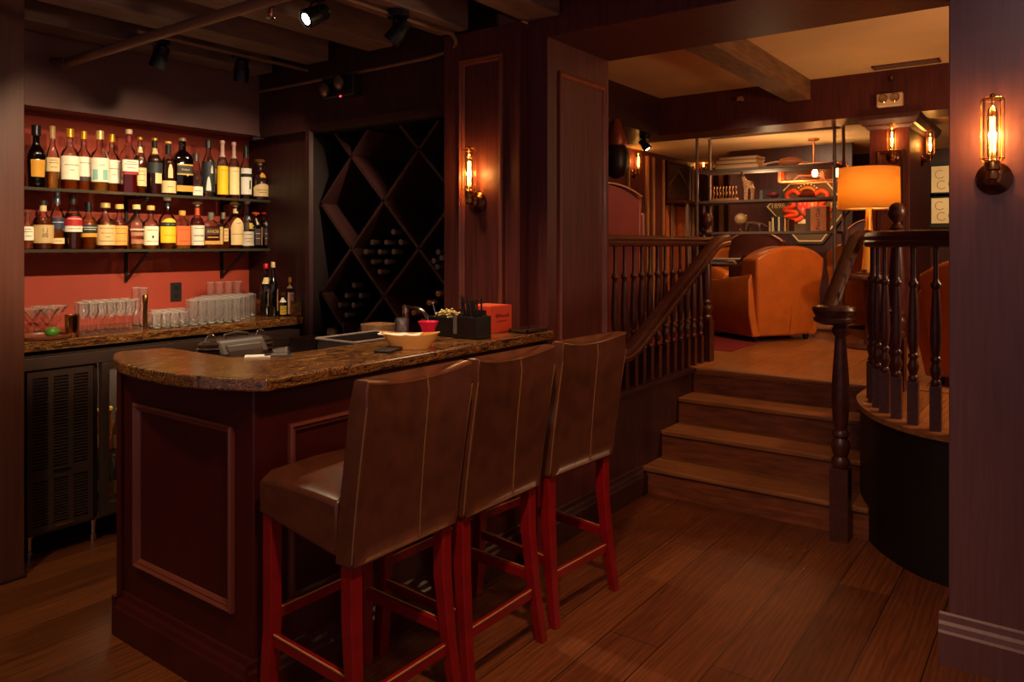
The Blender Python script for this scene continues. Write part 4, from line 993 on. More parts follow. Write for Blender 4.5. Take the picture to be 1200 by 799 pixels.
scatter(rock, [(u, x) for x, us in ((-4.08, (184, 194.5, 205, 215.5)), (-4.16, (179, 189.5, 200, 210.5)), (-4.24, (184, 194.5, 205, 216)), (-4.33, (181, 191.5, 202, 212.5))) for u in us], 0)
hi = base(rim(gl_obj('highball_glass', 'tall straight clear highball glass in the packed rows on the ledge', 'glass', 'highball glasses on the ledge',
   [('wall', [(.024, 0), (.0255, .003), (.0275, .145), (.026, .145), (.0245, .012)])], n=16), .0268, .145), .024, .003, .013)
scatter(hi, [(u, x) for x, us in ((-4.08, (227, 237, 247, 257, 267, 277)), (-4.16, (223, 233, 243, 253, 263, 273, 283)), (-4.24, (228, 238.5, 249, 259, 269, 279, 289)), (-4.32, (233, 244, 255, 265, 275, 285, 295)), (-4.4, (240, 251, 262, 272, 282, 292))) for u in us], 0)
tall = base(rim(gl_obj('pilsner_glass', 'extra tall clear glass standing above the highball rows', 'glass', 'extra tall glasses among the highballs',
   [('wall', [(.022, 0), (.024, .003), (.028, .225), (.0268, .225), (.023, .015)])], n=16), .0275, .225), .0225, .003, .016)
scatter(tall, [(247, -4.465), (257.5, -4.465), (268, -4.465), (278.5, -4.465)], 0)
tall2 = base(rim(gl_obj('mixing_glass', 'tall narrow clear glass beside the brass muddler, before the stemmed cluster', 'glass', 'tall narrow glasses by the muddler',
   [('wall', [(.022, 0), (.024, .003), (.026, .22), (.0248, .22), (.0225, .012)])], n=16), .0253, .22), .022, .003, .013)
scatter(tall2, [(160, -4.36), (168, -4.3)], 0)
p = at(170, 375, X=-4.12)
md = thing('muddler', 'brass-coloured upright muddler between stemmed glasses and cut tumblers', 'bar tool', (-4.12, p.y, ZL))
MB().lathe([(.011, 0), (.012, .005), (.011, .14), (.014, .15), (.014, .185), (.009, .192)], n=16).build('shaft', BRASS, md, smooth=40)
p = at(84.5, 372, X=-4.09)
jg = thing('brass_cup', 'polished brass cup on the ledge beside the lime', 'cup', (-4.09, p.y, ZL))
MB().lathe([(.03, 0), (.031, .004), (.034, .105), (.037, .11), (.0345, .112), (.032, .104), (.028, .01)], n=26).build('wall', pbr('polished_brass', srgb(206, 150, 96), .16, metal=1), jg, smooth=40)
p = at(60, 389, X=-4.14)
wt = thing('wooden_tray', 'round brown wooden tray on the ledge under the lime', 'tray', (-4.14, at(52, 388, X=-4.14).y, ZL))
MB().lathe([(.105, 0), (.118, .004), (.122, .016), (.116, .018), (.112, .009), (.0, .008)], n=36).build('dish', pbr('tray_brown', srgb(130, 70, 44), .4, var=.25, stretch=(10, 1, 1)), wt, smooth=40)
p = at(61, 380, X=-4.09)
lm = thing('lime', 'single green lime resting on the round wooden tray', 'lime', (-4.09, p.y, ZL+.008))
MB().lathe([(.002, -.034), (.006, -.031), (.017, -.024), (.024, -.01), (.025, .004), (.02, .02), (.01, .03), (.005, .034), (.002, .037)], (0, 0, .0245), axis=(.3, 1, .05), n=22).build('fruit', pbr('lime_skin', srgb(74, 128, 34), .35, var=.15, scale=90, bump=.1), lm, smooth=60)
# labels that only some of the glassware shares stay in their groups

# ================================================================ PIPES, TRACK LIGHTS
ZPI = 2.47
pa, pb_ = at(77, 74, Z=ZPI), at(305, 0, Z=ZPI)
pi_ = thing('sprinkler_pipe', 'thick painted sprinkler pipe running under the beams over the bar', 'pipe', (pa.x, pa.y, ZPI))
MB().cyl((pa.x, pa.y, ZPI), (pb_.x+.3, pa.y, ZPI), .024).build('pipe', PIPE, pi_, world=True, smooth=40)
e = MB(); e.tube([(pa.x, pa.y, ZPI), (pa.x-.1, pa.y-.02, ZPI+.02), (pa.x-.45, pa.y-.2, ZPI+.05)], .022, n=14); e.lathe([(.03, -.03), (.03, .03)], (pa.x, pa.y, ZPI), axis=(1, 0, 0), n=16)
e.build('elbow', PIPE, pi_, world=True, smooth=40)
MB().cyl((pb_.x+.04, pa.y, ZPI), (pb_.x+.04, pa.y, 2.625), .012).build('hanger', BLACKM, pi_, world=True)
sp = at(317, 12, Z=ZPI)
sh_ = thing('sprinkler', 'copper-coloured sprinkler head hanging beside the lit track lamp', 'sprinkler', tuple(sp))
MB().lathe([(.012, .06), (.012, .03), (.016, .028), (.016, .015), (.007, .01), (.007, -.01), (.004, -.02)], n=14).build('body', pbr('copper', srgb(196, 110, 62), .25, metal=1), sh_, smooth=40)
MB().tube([(.012, 0, .012), (.016, 0, -.005), (.004, 0, -.03)], .002, n=6).tube([(-.012, 0, .012), (-.016, 0, -.005), (-.004, 0, -.03)], .002, n=6).lathe([(.018, -.03), (.018, -.033), (.0, -.034)], n=14).build('deflector', CHROME, sh_, smooth=40)
MB().cyl((0, 0, .055), (0, 0, 2.86-sp.z), .014).build('stub', PIPE, sh_)
def conduit(label, pts, r=.011):
    t = thing('conduit', label, 'pipe', tuple(pts[0]), 0)
    MB().tube(pts, r, n=10).build('tube', PIPE, t, world=True, smooth=50)
ZC = 2.6
c1 = [at(160, 38, Z=ZC), at(203, 46, Z=ZC), at(283, 70, Z=ZC), at(352, 82, Z=ZC)]
x1c = c1[1].x
conduit('thin conduit along the beam that carries the two dark track lamps', [Vector((x1c, y, ZC)) for y in (c1[0].y, 2.0, 2.6, 2.95, 3.08)])
c2 = at(480, 24, Z=ZC)
conduit('thin conduit that loops at the pilaster and follows the wall above the rack', smooth3([Vector((c2.x, 1.2, ZC)), Vector((c2.x, 2.2, ZC)), Vector((c2.x, 2.85, ZC)), Vector((c2.x+.02, 3.0, ZC-.01)), Vector((c2.x-.1, 3.085, ZC-.06)), Vector((-3.3, 3.10, ZC-.07)), Vector((-4.38, 3.10, ZC-.07))]))
def track_lamp(loc, aim, label, lit=False):
    t = thing('track_lamp', label, 'lamp', loc, 0)
    MB().lathe([(.055, .02), (.055, -.005), (.05, -.012), (.015, -.016)], n=22).build('canopy', BLACKM, t, smooth=35)
    a = Vector(aim).normalized()
    side = a.cross(Vector((0, 0, 1))).normalized()
    c = Vector((0, 0, -.085))
    y = MB()
    for s in (-1, 1): y.tube([(0, 0, -.014), side*(.035*s)+Vector((0, 0, -.03)), side*(.043*s)+c], .004, n=8)
    y.build('yoke', BLACKM, t, smooth=50)
    h = MB().lathe([(.012, -.075), (.03, -.07), (.034, -.02), (.042, .0), (.044, .05), (.041, .052), (.038, .046)], c, axis=a, n=22).build('head', BLACKM, t, smooth=35)
    for k in range(4):
        MB().lathe([(.036, -.06+.012*k), (.038, -.057+.012*k), (.036, -.054+.012*k)], c, axis=a, n=18, cap=False).build('cooling_fin', BLACKM, h, smooth=40)
    MB().lathe([(.037, .044), (.02, .047), (0, .048)], c, axis=a, n=20).build('lens', emis('lamp_face', (1, .86, .68), 14) if lit else pbr('lens_dark', srgb(120, 110, 100), .12, metal=.6), t, smooth=60)
    return t
AIM = (-.75, .12, -.7)
l1 = at(187, 50, Z=2.6); track_lamp((l1.x, l1.y, 2.6), (-.45, -.1, -.9), 'black track lamp under the sprinkler pipe, nearer the bottle wall')
l2 = at(283, 68, Z=2.6); track_lamp((l2.x, l2.y, 2.6), (-.3, .1, -.95), 'black track lamp hanging near the dark corner over the tumblers')
l3 = at(368, -4, Z=2.6); track_lamp((l3.x, l3.y, 2.6), (-.15, -.85, -.5), 'lit track lamp with a bright white face beside the sprinkler head', True)
l4 = at(466, 18, Z=2.6); track_lamp((l4.x, l4.y, 2.6), (-.6, -.25, -.75), 'black track lamp beside the looping conduit, before the pilaster')
# ================================================================ LOUNGE THINGS
def club_chair(label, corner, f, group=None, w=.74, h=.82, d=.84, mat=None):
    """corner: floor point at the back's left end seen from behind; f: facing direction."""
    mat = mat or ORLEA
    fx, fy = Vector((f[0], f[1])).normalized(); 
    t = thing('armchair', label, 'armchair', (corner[0], corner[1], UP), math.atan2(-fx, fy), group)
    # local: +Y forward, +X to the right along the back
    ft = .05
    rings = []
    for z, y0, y1, k in ((ft, .03, .16, .8), (.2, 0, .2, .86), (.4, -.03, .19, .93), (.6, -.05, .16, .99), (.7, -.055, .14, 1.0)):
        xa, xb = w/2-w/2*k, w/2+w/2*k
        rings.append([(xa, y0, z), ((xa+xb)/2-.01, y0-.03, z), (xb, y0, z), (xb, y1, z), ((xa+xb)/2, y1-.01, z), (xa, y1, z)])
    xa, xb = 0, w
    m = MB()
    n_ = 13
    rr = []
    for z, y0, y1, k in ((ft, .03, .16, .8), (.2, 0, .2, .86), (.42, -.03, .19, .93), (.62, -.05, .16, .99), (1, -.055, .14, 1.0), (1.02, -.03, .11, .96)):
        r = []
        for s_, ys in ((1, y0), (-1, y1)):
            for i in range(n_):
                q = -1+2*i/(n_-1); q *= s_
                top = h-.10*abs(q)**2.6
                zz = z if z < .9 else (top if z < 1.01 else top+.012)
                r.append((w/2+w/2*k*q*(1 if z < 1.01 else .98), ys+(-.03*(1-q*q) if s_ == 1 else 0), zz))
        rr.append(r)
    m.quad_ring(rr).build('backrest', mat, t, smooth=50, bevel=.02, seg=3)
    MB().tube([(w*.52, -.028+.03-.035*min(1, z/.6)-.028, z) for z in (.07, .2, .42, .62, .78)], .004, n=6).build('seam', mat, t, smooth=60)
    for sx in (0, 1):
        x0 = .03 if sx == 0 else w-.03; o = -1 if sx == 0 else 1
        m = MB(); rr = []
        for y, zt, th in ((.02, .60, .13), (.2, .565, .15), (.5, .53, .16), (.76, .51, .15), (d, .48, .11)):
            xo_, xi = x0+o*.05, x0-o*(th-.05)
            rr.append([(xo_-o*.04, y, ft), (xo_, y, .25), (xo_+o*.005, y, zt-.06), (xo_-o*.03, y, zt), (xi+o*.03, y, zt), (xi, y, zt-.05), (xi, y, ft)])
        m.quad_ring(rr).build('armrest', mat, t, smooth=55, bevel=.012, seg=3)
    MB().box((.08, .12, .2), (w-.08, d-.02, .43)).build('seat_cushion', mat, t, bevel=.05, seg=4, smooth=60)
    MB().box((.05, .1, ft), (w-.05, d-.04, .21)).build('base', mat, t, bevel=.02)
    for x in (.09, w-.09):
        for y in (.08, d-.08): MB().lathe([(.018, 0), (.026, .02), (.028, ft+.01)], (x, y, 0), n=12).build('foot', BLACKW, t, smooth=40)
    return t
club_chair('tan leather club armchair seen from behind, at the head of the stair', (-2.17, 6.42), (-.85, .53), 'tan leather club chairs')
club_chair('tan leather club chair half hidden behind the handrail of the stair foot', (-1.97, 8.17), (.3, .95), 'tan leather club chairs', w=.52, h=.85, d=.6)
club_chair('tan leather chair close behind the curved near-black balustrade', (-.72, 5.15), (.1, 1), 'tan leather club chairs', w=.7, h=.76)
club_chair('small tan leather chair far behind the newspapers table', (-3.45, 10.15), (.6, -.8), 'tan leather club chairs', w=.6, h=.8)
def wing(label, x, y, rz, w, h, mat):
    t = thing('wing_chair', label, 'armchair', (x, y, UP), rz, 'dark high-backed chairs')
    rr = []; n_ = 11
    for z in (.12, .4, .8, 1):
        r = []
        for s_, yy in ((1, 0), (-1, .13)):
            for i in range(n_):
                q = (-1+2*i/(n_-1))*s_; top = h-.1*abs(q)**3
                r.append((q*w/2, yy-.06*(1-q*q)*s_*.3, (z*(h-.2) if z < 1 else top)))
        rr.append(r)
    MB().quad_ring(rr).build('backrest', mat, t, smooth=50, bevel=.015)
    MB().tube([(q*w/2, -.02, h-.1*abs(q)**3) for q in [-1+.1*i for i in range(21)]], .007, n=8).build('piping', pbr('pale_piping', srgb(170, 110, 70), .5), t, smooth=60)
    for s_ in (-1, 1): MB().quad_ring([[(s_*w/2-.03, .05, z), (s_*w/2+.03, .05, z), (s_*w/2+.03, yy, z), (s_*w/2-.03, yy, z)] for z, yy in ((.12, .6), (.55, .6), (.62, .3), (h-.2, .22))]).build('wing', mat, t, bevel=.015)
    MB().box((-w/2, .05, .12), (w/2, .62, .42)).build('seat', mat, t, bevel=.03, seg=3)
    for a in (-1, 1):
        for b in (.06, .56): MB().bar((a*(w/2-.05), b, 0), (a*(w/2-.05), b, .14), .04, .04).build('leg', BLACKW, t)
    return t
wing('oxblood high-backed chair rising over the level balustrade beside the jamb', -2.6, 4.42, math.radians(34), .7, 1.26, pbr('brick_leather', srgb(132, 52, 32), .4, var=.15))
wing('dark brown high-backed chair across the lounge behind the open shelves', -2.9, 8.68, 0, .62, .98, pbr('umber_leather', srgb(72, 30, 22), .4, var=.2))
wing('dark high-backed chair with pale piped top under the lit table lamp', -1.68, 9.0, 0, .58, 1.12, pbr('umber_leather', srgb(72, 30, 22), .4, var=.2))
rg = MB().box((-3.7, 5.82, UP), (-2.13, 7.3, UP+.004)).build('rug', pbr('crimson_rug', srgb(120, 16, 26), .95, var=.3, scale=30)); tag(rg, 'crimson rug under the tan club armchair on the lounge floor', 'rug')

# open metal shelving
SY0, SY1 = 7.62, 7.97
xl, xr = at(817, 200, Y=SY0).x, at(978, 200, Y=SY0).x
zt = at(817, 157, Y=SY0).z
sh = thing('shelving_unit', 'tall open iron-framed shelving unit dividing the lounge', 'shelves', ((xl+xr)/2, SY0, UP))
for x in (xl, xr):
    for y in (SY0, SY1):
        m = MB().cyl((x, y, UP), (x, y, zt), .016, n=12)
        for v in (200, 236, 272): m.lathe([(.017, -.03), (.022, -.025), (.022, .02), (.017, .025)], (x, y, at(817, v, Y=SY0).z-.01), n=12)
        m.build('post', IRON, sh, world=True, smooth=40)
m = MB()
for y in (SY0, SY1): m.cyl((xl, y, zt-.01), (xr, y, zt-.01), .014, n=10)
for x in (xl, xr): m.cyl((x, SY0, zt-.01), (x, SY1, zt-.01), .014, n=10)
m.build('top_frame', IRON, sh, world=True, smooth=40)
ZS = {}
for nm, v in (('a', 200), ('b', 236), ('c', 272)):
    z = at(817, v, Y=SY0).z; ZS[nm] = z
    MB().box((xl, SY0-.012, z-.026), (xr, SY1+.012, z)).build('shelf', pbr('iron_shelf', srgb(112, 90, 78), .75), sh, world=True, bevel=.003)
MB().box((xl, SY0, UP+.1), (xr, SY1, UP+.13)).build('shelf', pbr('iron_shelf', srgb(112, 90, 78), .75), sh, world=True)
SM = SY0+.14
# things on it
x = at(868, 190, Y=SM).x
for k, (dx, w, h, c, nm) in enumerate(((0, .46, .05, (176, 112, 66), 'lowest'), (-.01, .44, .045, (150, 92, 56), 'middle'), (.01, .4, .03, (190, 130, 84), 'topmost'))):
    z0 = ZS['a']+(0, .05, .095)[k]
    t = thing('book', 'large tan book lying flat on the high shelf, %s of its pile' % nm, 'book', (x+dx, SM, z0), 0, 'flat books on the high shelf')
    MB().box((-w/2, -.12, 0), (w/2, .13, .006)).box((-w/2, -.12, h-.008), (w/2, .13, h-.002)).box((-w/2, -.12, 0), (-w/2+.008, .13, h-.002)).build('cover', pbr('bk_%d' % k, srgb(*c), .6), t)
    MB().box((-w/2+.008, -.112, .006), (w/2-.01, .124, h-.008)).build('pages', pbr('pages', srgb(206, 166, 116), .8), t)
x = at(912, 188, Y=SM).x
t = thing('oar', 'slim pale-bladed wooden oar lying along the high shelf', 'ornament', (x, SM, ZS['a']))
MB().tube([(-.22, 0, .03), (-.02, 0, .055), (.30, 0, .03)], [.008, .01, .01], n=8).build('shaft', pbr('oar_wood', srgb(206, 170, 130), .5), t, smooth=50)
MB().lathe([(.004, -.02), (.03, .0), (.045, .08), (.04, .15), (.012, .22)], (.02, 0, .05), axis=(1, 0, 0), n=16).build('blade', pbr('oar_blade', srgb(190, 104, 56), .45), t, smooth=50)
x = at(849, 230, Y=SM).x
t = thing('candle_rack', 'row of small brass candle cups on a pale wooden bar', 'candle holder', (x, SM, ZS['b']))
MB().box((-.14, -.03, 0), (.14, .03, .03)).build('bar', pbr('candle_bar', srgb(196, 120, 70), .6), t, bevel=.003)
for k in range(8):
    o = MB().lathe([(.004, .03), (.004, .06), (.013, .068), (.013, .10), (.011, .10), (.010, .072), (.004, .07)], (-.12+.034*k, 0, 0), n=10).lathe([(.004, .09), (.004, .13), (.01, .136), (.01, .155)], (-.12+.034*k, .0, 0), n=10)
    o.build('cup', BRASS, t, smooth=40)
x = at(877, 220, Y=SM).x
t = thing('giraffe_figure', 'small carved wooden giraffe on the middle shelf', 'figurine', (x, SM, ZS['b']), math.radians(-8))
m = bpy.data.meshes.new('body')
V = [(.01, 0, .17), (-.035, 0, .18), (-.06, 0, .25), (-.075, 0, .31), (-.085, 0, .335), (-.05, 0, .34), (-.03, -.015, .1), (-.03, -.018, .0), (-.03, .015, .1), (-.03, .018, 0), (.045, 0, .165), (.045, -.015, .09), (.042, -.018, 0), (.045, .015, .09), (.042, .018, 0), (.06, 0, .12), (-.082, -.008, .355), (-.082, .008, .355)]
V[5] = (-.118, 0, .322)
E_ = [(0, 1), (1, 2), (2, 3), (3, 4), (4, 5), (1, 6), (6, 7), (1, 8), (8, 9), (0, 10), (10, 11), (11, 12), (10, 13), (13, 14), (10, 15), (4, 16), (4, 17)]
RD = [.033, .032, .017, .013, .017, .009, .012, .008, .012, .008, .03, .012, .008, .012, .008, .004, .004, .004]
def skin(name, V, E_, RD, mat, parent, root=0, sub=1):
    me = bpy.data.meshes.new(name); me.from_pydata(V, E_, []); me.materials.append(mat)
    o = bpy.data.objects.new(name, me); link(o); o.parent = parent
    sk = o.modifiers.new('skin', 'SKIN'); sk.use_smooth_shade = True
    for i, r in enumerate(RD):
        d = me.skin_vertices[0].data[i]; d.radius = (r, r); d.use_root = (i == root)
    su = o.modifiers.new('sub', 'SUBSURF'); su.levels = sub; su.render_levels = sub
    return o
skin('body', V, E_, RD, pbr('giraffe_wood', srgb(206, 150, 96), .5, var=.4, scale=60), t)
x = at(896, 228, Y=SM).x
t = thing('postcard_stand', 'small grey frame holding a picture of a red car on the middle shelf', 'picture', (x, SM, ZS['b']))
MB().box((-.05, 0, 0), (-.02, .04, .1)).build('support', pbr('grey_card', srgb(106, 100, 90), .6), t); 
MB().box((-.02, .0, 0), (.18, .02, .105)).build('panel', pbr('dark_card', srgb(50, 24, 20), .5), t)
MB().lathe([(.01, -.06), (.02, -.04), (.032, 0), (.03, .04), (.012, .065)], (.08, -.004, .055), axis=(1, 0, 0), n=12).build('red_shape', pbr('car_red', srgb(130, 40, 30), .4), t, smooth=50)
x = at(868, 255, Y=SM).x
t = thing('globe', 'small cream desk globe on the low shelf', 'globe', (x, SM, ZS['c']))
MB().lathe([(.05, 0), (.05, .008), (.015, .014), (.008, .05)], n=20).build('base', BRASS, t, smooth=40)
MB().lathe([(.062*math.sin(PI*i/14)+.0005, -.062*math.cos(PI*i/14)) for i in range(15)], (0, 0, .135), n=24).build('sphere', pbr('globe_map', srgb(214, 170, 116), .45, var=.35, scale=22), t, smooth=80)
MB().tube([(.07*math.sin(a), 0, .135-.07*math.cos(a)) for a in [PI*i/16-.1 for i in range(18)]], .004, n=8).build('meridian', BRASS, t, smooth=60)
x = at(884, 263, Y=SM).x
t = thing('leopard_figure', 'dark spotted prowling cat figurine beside the cream globe', 'figurine', (x, SM, ZS['c']))
V = [(-.02, 0, .085), (-.07, 0, .09), (-.10, 0, .105), (-.125, 0, .098), (.06, 0, .085), (.10, 0, .07), (.14, 0, .05), (-.075, -.02, .045), (-.09, -.02, 0), (-.06, .02, .045), (-.05, .02, 0), (.06, -.02, .045), (.075, -.02, 0), (.055, .02, .045), (.04, .02, 0)]
E_ = [(0, 1), (1, 2), (2, 3), (0, 4), (4, 5), (5, 6), (1, 7), (7, 8), (1, 9), (9, 10), (4, 11), (11, 12), (4, 13), (13, 14)]
skin('body', V, E_, [.026, .026, .02, .012, .026, .008, .005, .013, .009, .013, .009, .014, .009, .014, .009], pbr('leopard', srgb(96, 62, 44), .35, var=.8, scale=60), t)
cols = [(196, 160, 96), (226, 196, 140), (40, 26, 22), (226, 200, 150), (60, 34, 26), (214, 160, 70), (120, 60, 40)]
nmc = ['ochre', 'cream', 'black', 'pale cream', 'dark brown', 'amber', 'russet']
xb0 = at(904, 262, Y=SM).x
for k in range(7):
    t = thing('book', '%s spined book standing beside the wooden box on the low shelf' % nmc[k], 'book', (xb0+.03*k, SM, ZS['c']), 0, 'standing books on the low shelf')
    w, h = .026, (.10, .14, .15, .145, .14, .13, .12)[k]
    MB().box((0, -.09, 0), (w, -.084, h)).box((0, -.09, 0), (.003, .07, h)).box((w-.003, -.09, 0), (w, .07, h)).build('cover', pbr('spine_%d' % k, srgb(*cols[k]), .5), t)
    MB().box((.003, -.084, .003), (w-.003, .066, h-.004)).build('pages', pbr('pages', srgb(206, 166, 116), .8), t)
a, b = at(949.5, 270, Y=SM-.1), at(968, 270, Y=SM-.1); zt2 = at(950, 242, Y=SM-.1).z
t = thing('wine_box', 'upright pale wooden wine box with dark lettering on the low shelf', 'box', (a.x, SM-.1, ZS['c']))
WB = pbr('wine_box_wood', srgb(206, 124, 70), .6, var=.15, stretch=(20, 20, 2))
MB().box((a.x, SM-.1, ZS['c']), (b.x, SM+.06, zt2)).build('box', WB, t, world=True, bevel=.004)
text('Pearl Oak', .058*(zt2-ZS['c'])/.26, pbr('burnt_ink', srgb(60, 24, 16), .7), t, basis(((a.x+b.x)/2, SM-.1004, (ZS['c']+zt2)/2), (0, 0, 1), (-1, 0, 0)))
MB().box((a.x-.05, SM-.08, ZS['c']), (a.x-.004, SM+.06, zt2-.02)).build('lid', pbr('wine_box_lid', srgb(96, 60, 40), .6), t, world=True)

# table with newspapers and bowl behind the shelving
tx, ty, tz = -3.0, 8.28, at(860, 309, X=-3.02).z
tz = EYE-22*depth(tx, ty)/FPX
t = thing('coffee_table', 'dark wooden table holding newspapers beyond the tan armchair', 'table', (tx, ty, UP))
MB().box((tx-.45, ty-.22, tz-.03), (tx+.35, ty+.22, tz)).build('top', WOODX, t, world=True, bevel=.006)
for dx in (-.4, .3):
    for dy in (-.17, .17): MB().bar((tx+dx, ty+dy, UP), (tx+dx, ty+dy, tz-.03), .05, .05).build('leg', WOODX, t, world=True)
for k, (dx, dy, rz, nm) in enumerate(((-.1, -.08, .2, 'bottom'), (-.08, -.06, -.15, 'middle'), (-.05, -.07, .3, 'top'))):
    n_ = thing('newspaper', 'folded grey newspaper on the dark table, %s of the pile' % nm, 'newspaper', (tx+dx, ty+dy, tz+.022*k), rz, 'newspapers on the dark table')
    MB().box((-.16, -.12, 0), (.16, .12, .012)).box((-.155, -.115, .012), (.158, .118, .02)).build('sheets', pbr('newsprint', srgb(190, 166, 150), .85, var=.2, scale=50), n_, bevel=.004)
t = thing('wooden_bowl', 'round brown wooden bowl on the dark table beside the newspapers', 'bowl', (tx+.22, ty-.1, tz))
MB().lathe([(.06, 0), (.09, .02), (.11, .07), (.105, .1), (.095, .1), (.1, .07), (.08, .025)], n=24).build('shell', pbr('bowl_wood', srgb(130, 76, 46), .4, var=.25), t, smooth=50)

# table lamp on its side table
lx, ly = at(1018, 220, Y=6.7).x, 6.7
t = thing('side_table', 'small dark round side table under the amber table lamp', 'table', (lx, ly, UP))
MB().lathe([(.26, .56), (.27, .57), (.27, .59), (.26, .6)], n=32).build('top', WOODX, t, smooth=30)
MB().lathe([(.04, .03), (.03, .1), (.025, .3), (.04, .5), (.05, .56)], n=20).build('stem', WOODX, t, smooth=50)
MB().lathe([(.18, 0), (.18, .015), (.05, .035)], n=28).build('base', WOODX, t, smooth=40)
t = thing('table_lamp', 'amber drum-shaded table lamp with tapering gold stem, glowing', 'lamp', (lx, ly, UP+.6))
d_ = depth(lx, ly); zb, zt_ = EYE+(HV-245)*d_/FPX-UP-.6, EYE+(HV-197)*d_/FPX-UP-.6
MB().lathe([(.10, 0), (.10, .012), (.062, .02), (.055, .04)], n=28).build('base', BRASS, t, smooth=40)
MB().lathe([(.056, .02), (.045, .15), (.02, zb+.03), (.014, zb+.1)], n=20).build('stem', pbr('gold_stem', srgb(236, 160, 60), .35, metal=.4), t, smooth=50)
def shade_mat():
    m, nt, out = newmat('amber_shade')
    df = N(nt, 'ShaderNodeBsdfDiffuse'); df.inputs[0].default_value = c4(srgb(238, 186, 104))
    tl = N(nt, 'ShaderNodeBsdfTranslucent'); tl.inputs[0].default_value = c4(srgb(255, 204, 110))
    tc = N(nt, 'ShaderNodeTexCoord'); nz = N(nt, 'ShaderNodeTexNoise', Scale=120.0, Detail=2.0); nt.links.new(tc.outputs['Object'], nz.inputs['Vector'])
    bp = N(nt, 'ShaderNodeBump', Strength=.2, Distance=.002); nt.links.new(nz.outputs['Fac'], bp.inputs['Height']); nt.links.new(bp.outputs[0], df.inputs['Normal'])
    mx = N(nt, 'ShaderNodeMixShader'); mx.inputs[0].default_value = .62
    nt.links.new(df.outputs[0], mx.inputs[1]); nt.links.new(tl.outputs[0], mx.inputs[2]); nt.links.new(mx.outputs[0], out.inputs[0]); return m
def diff_mat():
    m, nt, out = newmat('white_diffuser')
    tl = N(nt, 'ShaderNodeBsdfTranslucent'); tl.inputs[0].default_value = c4(srgb(255, 244, 220)); nt.links.new(tl.outputs[0], out.inputs[0]); return m
o = MB().lathe([(.234, zb), (.23, zt_)], n=48, cap=False).build('lamp_shade', shade_mat(), t, smooth=60)
s_ = o.modifiers.new('thick', 'SOLIDIFY'); s_.thickness = .0025
MB().lathe([(.214, zb+.012), (.214, zb+.015)], n=40).build('diffuser', diff_mat(), t, smooth=30)
m = MB()
for a in range(3): m.bar((0, 0, zt_-.04), (.228*math.cos(a*2.094), .228*math.sin(a*2.094), zt_-.01), .005, .005)
m.build('spider', BRASS, t)
MB().lathe([(.012, zb+.09), (.018, zb+.12), (.032, zb+.16), (.03, zb+.19), (.004, zb+.21)], n=18).build('bulb', emis('lamp_bulb', (1, .62, .24), 14), t, smooth=60)
LAMP = Vector((lx, ly, UP+.6+zb+.16))

# panelled column with sconces
CY = 7.2
cx0, cx1 = at(1019, 200, Y=CY).x, at(1066, 200, Y=CY).x
cy1 = at(1090, 200, X=cx1).y
col = MB().box((cx0, CY, UP), (cx1, cy1, 2.55)); co = struct('wall_column', col, WOOD, bevel=.004)
MB().frame((cx0+.06, CY, 1.1), (1, 0, 0), (0, 0, 1), (0, -1, 0), cx1-cx0-.1, 1.22, MOULD).build('panel_moulding', WOODX, co)
m = MB(); r = []
for z, o_ in ((2.50, .0), (2.505, .015), (2.53, .03), (2.54, .05), (2.58, .08), (2.595, .085), (2.62, .09)):
    r.append([(cx0-o_, CY-o_, z), (cx1+o_, CY-o_, z), (cx1+o_, cy1+o_, z), (cx0-o_, cy1+o_, z)])
m.quad_ring(r).build('crown_moulding', WOODX, co)
p = at(1047, 184, Y=CY); make_sconce((p.x, CY, p.z), 0, 'caged tube-bulb sconce on the front of the lounge column above the lampshade')
point_light('sconce_glow', (p.x, CY-.07, p.z+.15), .5, AMB, .016)
make_sconce((cx1, (CY+cy1)/2+.05, p.z+.02), math.radians(90), 'caged tube-bulb sconce on the side of the lounge column, over the framed prints')
point_light('sconce_glow', (cx1+.07, (CY+cy1)/2+.05, p.z+.17), .5, AMB, .016)
# the long side wall on the far side
for u in (742, 819):
    q = at(u, 195, X=-4.3); make_sconce((-4.3, q.y, q.z-.09), math.radians(90), 'caged tube-bulb sconce on the far side wall, %s' % ('half hidden behind the dark hanging shape' if u == 742 else 'seen through the shelving frame'))
    point_light('sconce_glow', (-4.23, q.y, q.z+.06), .6, AMB, .02)
for k, u in enumerate((735, 757, 764, 776, 811, 826)):
    y = at(u, 220, X=-4.3).y; w = .026 if u in (757, 764) else .012
    struct('trim_%d' % (k+3), MB().box((-4.3, y-w, UP), (-4.265, y+w, 2.62)), pbr('lit_trim', srgb(176, 120, 74), .35, var=.15), bevel=.006)  # paler strips: light on the pilaster trims is put into their colour
ya, yb = at(780, 220, X=-4.3).y, at(808, 220, X=-4.3).y
za, zb2 = at(793, 236, X=-4.3).z, at(793, 190, X=-4.3).z
t = thing('framed_picture', 'dark framed landscape picture with a pale peak on the far side wall', 'picture', (-4.3, (ya+yb)/2, za))
MB().box((-4.3, ya, za), (-4.285, yb, zb2)).build('canvas', pbr('dusky_canvas', srgb(70, 44, 36), .5, var=.4, scale=4), t, world=True)
MB().frame((-4.3, ya, za), (0, 1, 0), (0, 0, 1), (1, 0, 0), yb-ya, zb2-za, [(0, 0), (0, .03), (.03, .035), (.04, .015)]).build('frame', WOODX, t, world=True)
m = MB(); ym = (ya+yb)/2
m.bar((-4.283, ya+.06, za+.2), (-4.283, ym, za+.42), .012, .004); m.bar((-4.283, ym, za+.42), (-4.283, yb-.06, za+.2), .012, .004)
m.build('peak', pbr('peak_ochre', srgb(170, 120, 84), .6), t, world=True)
struct('trim_9', MB().box((-4.3, ya, UP), (-4.29, yb, za-.06)), pbr('terracotta_panel', srgb(190, 92, 46), .6, var=.15))
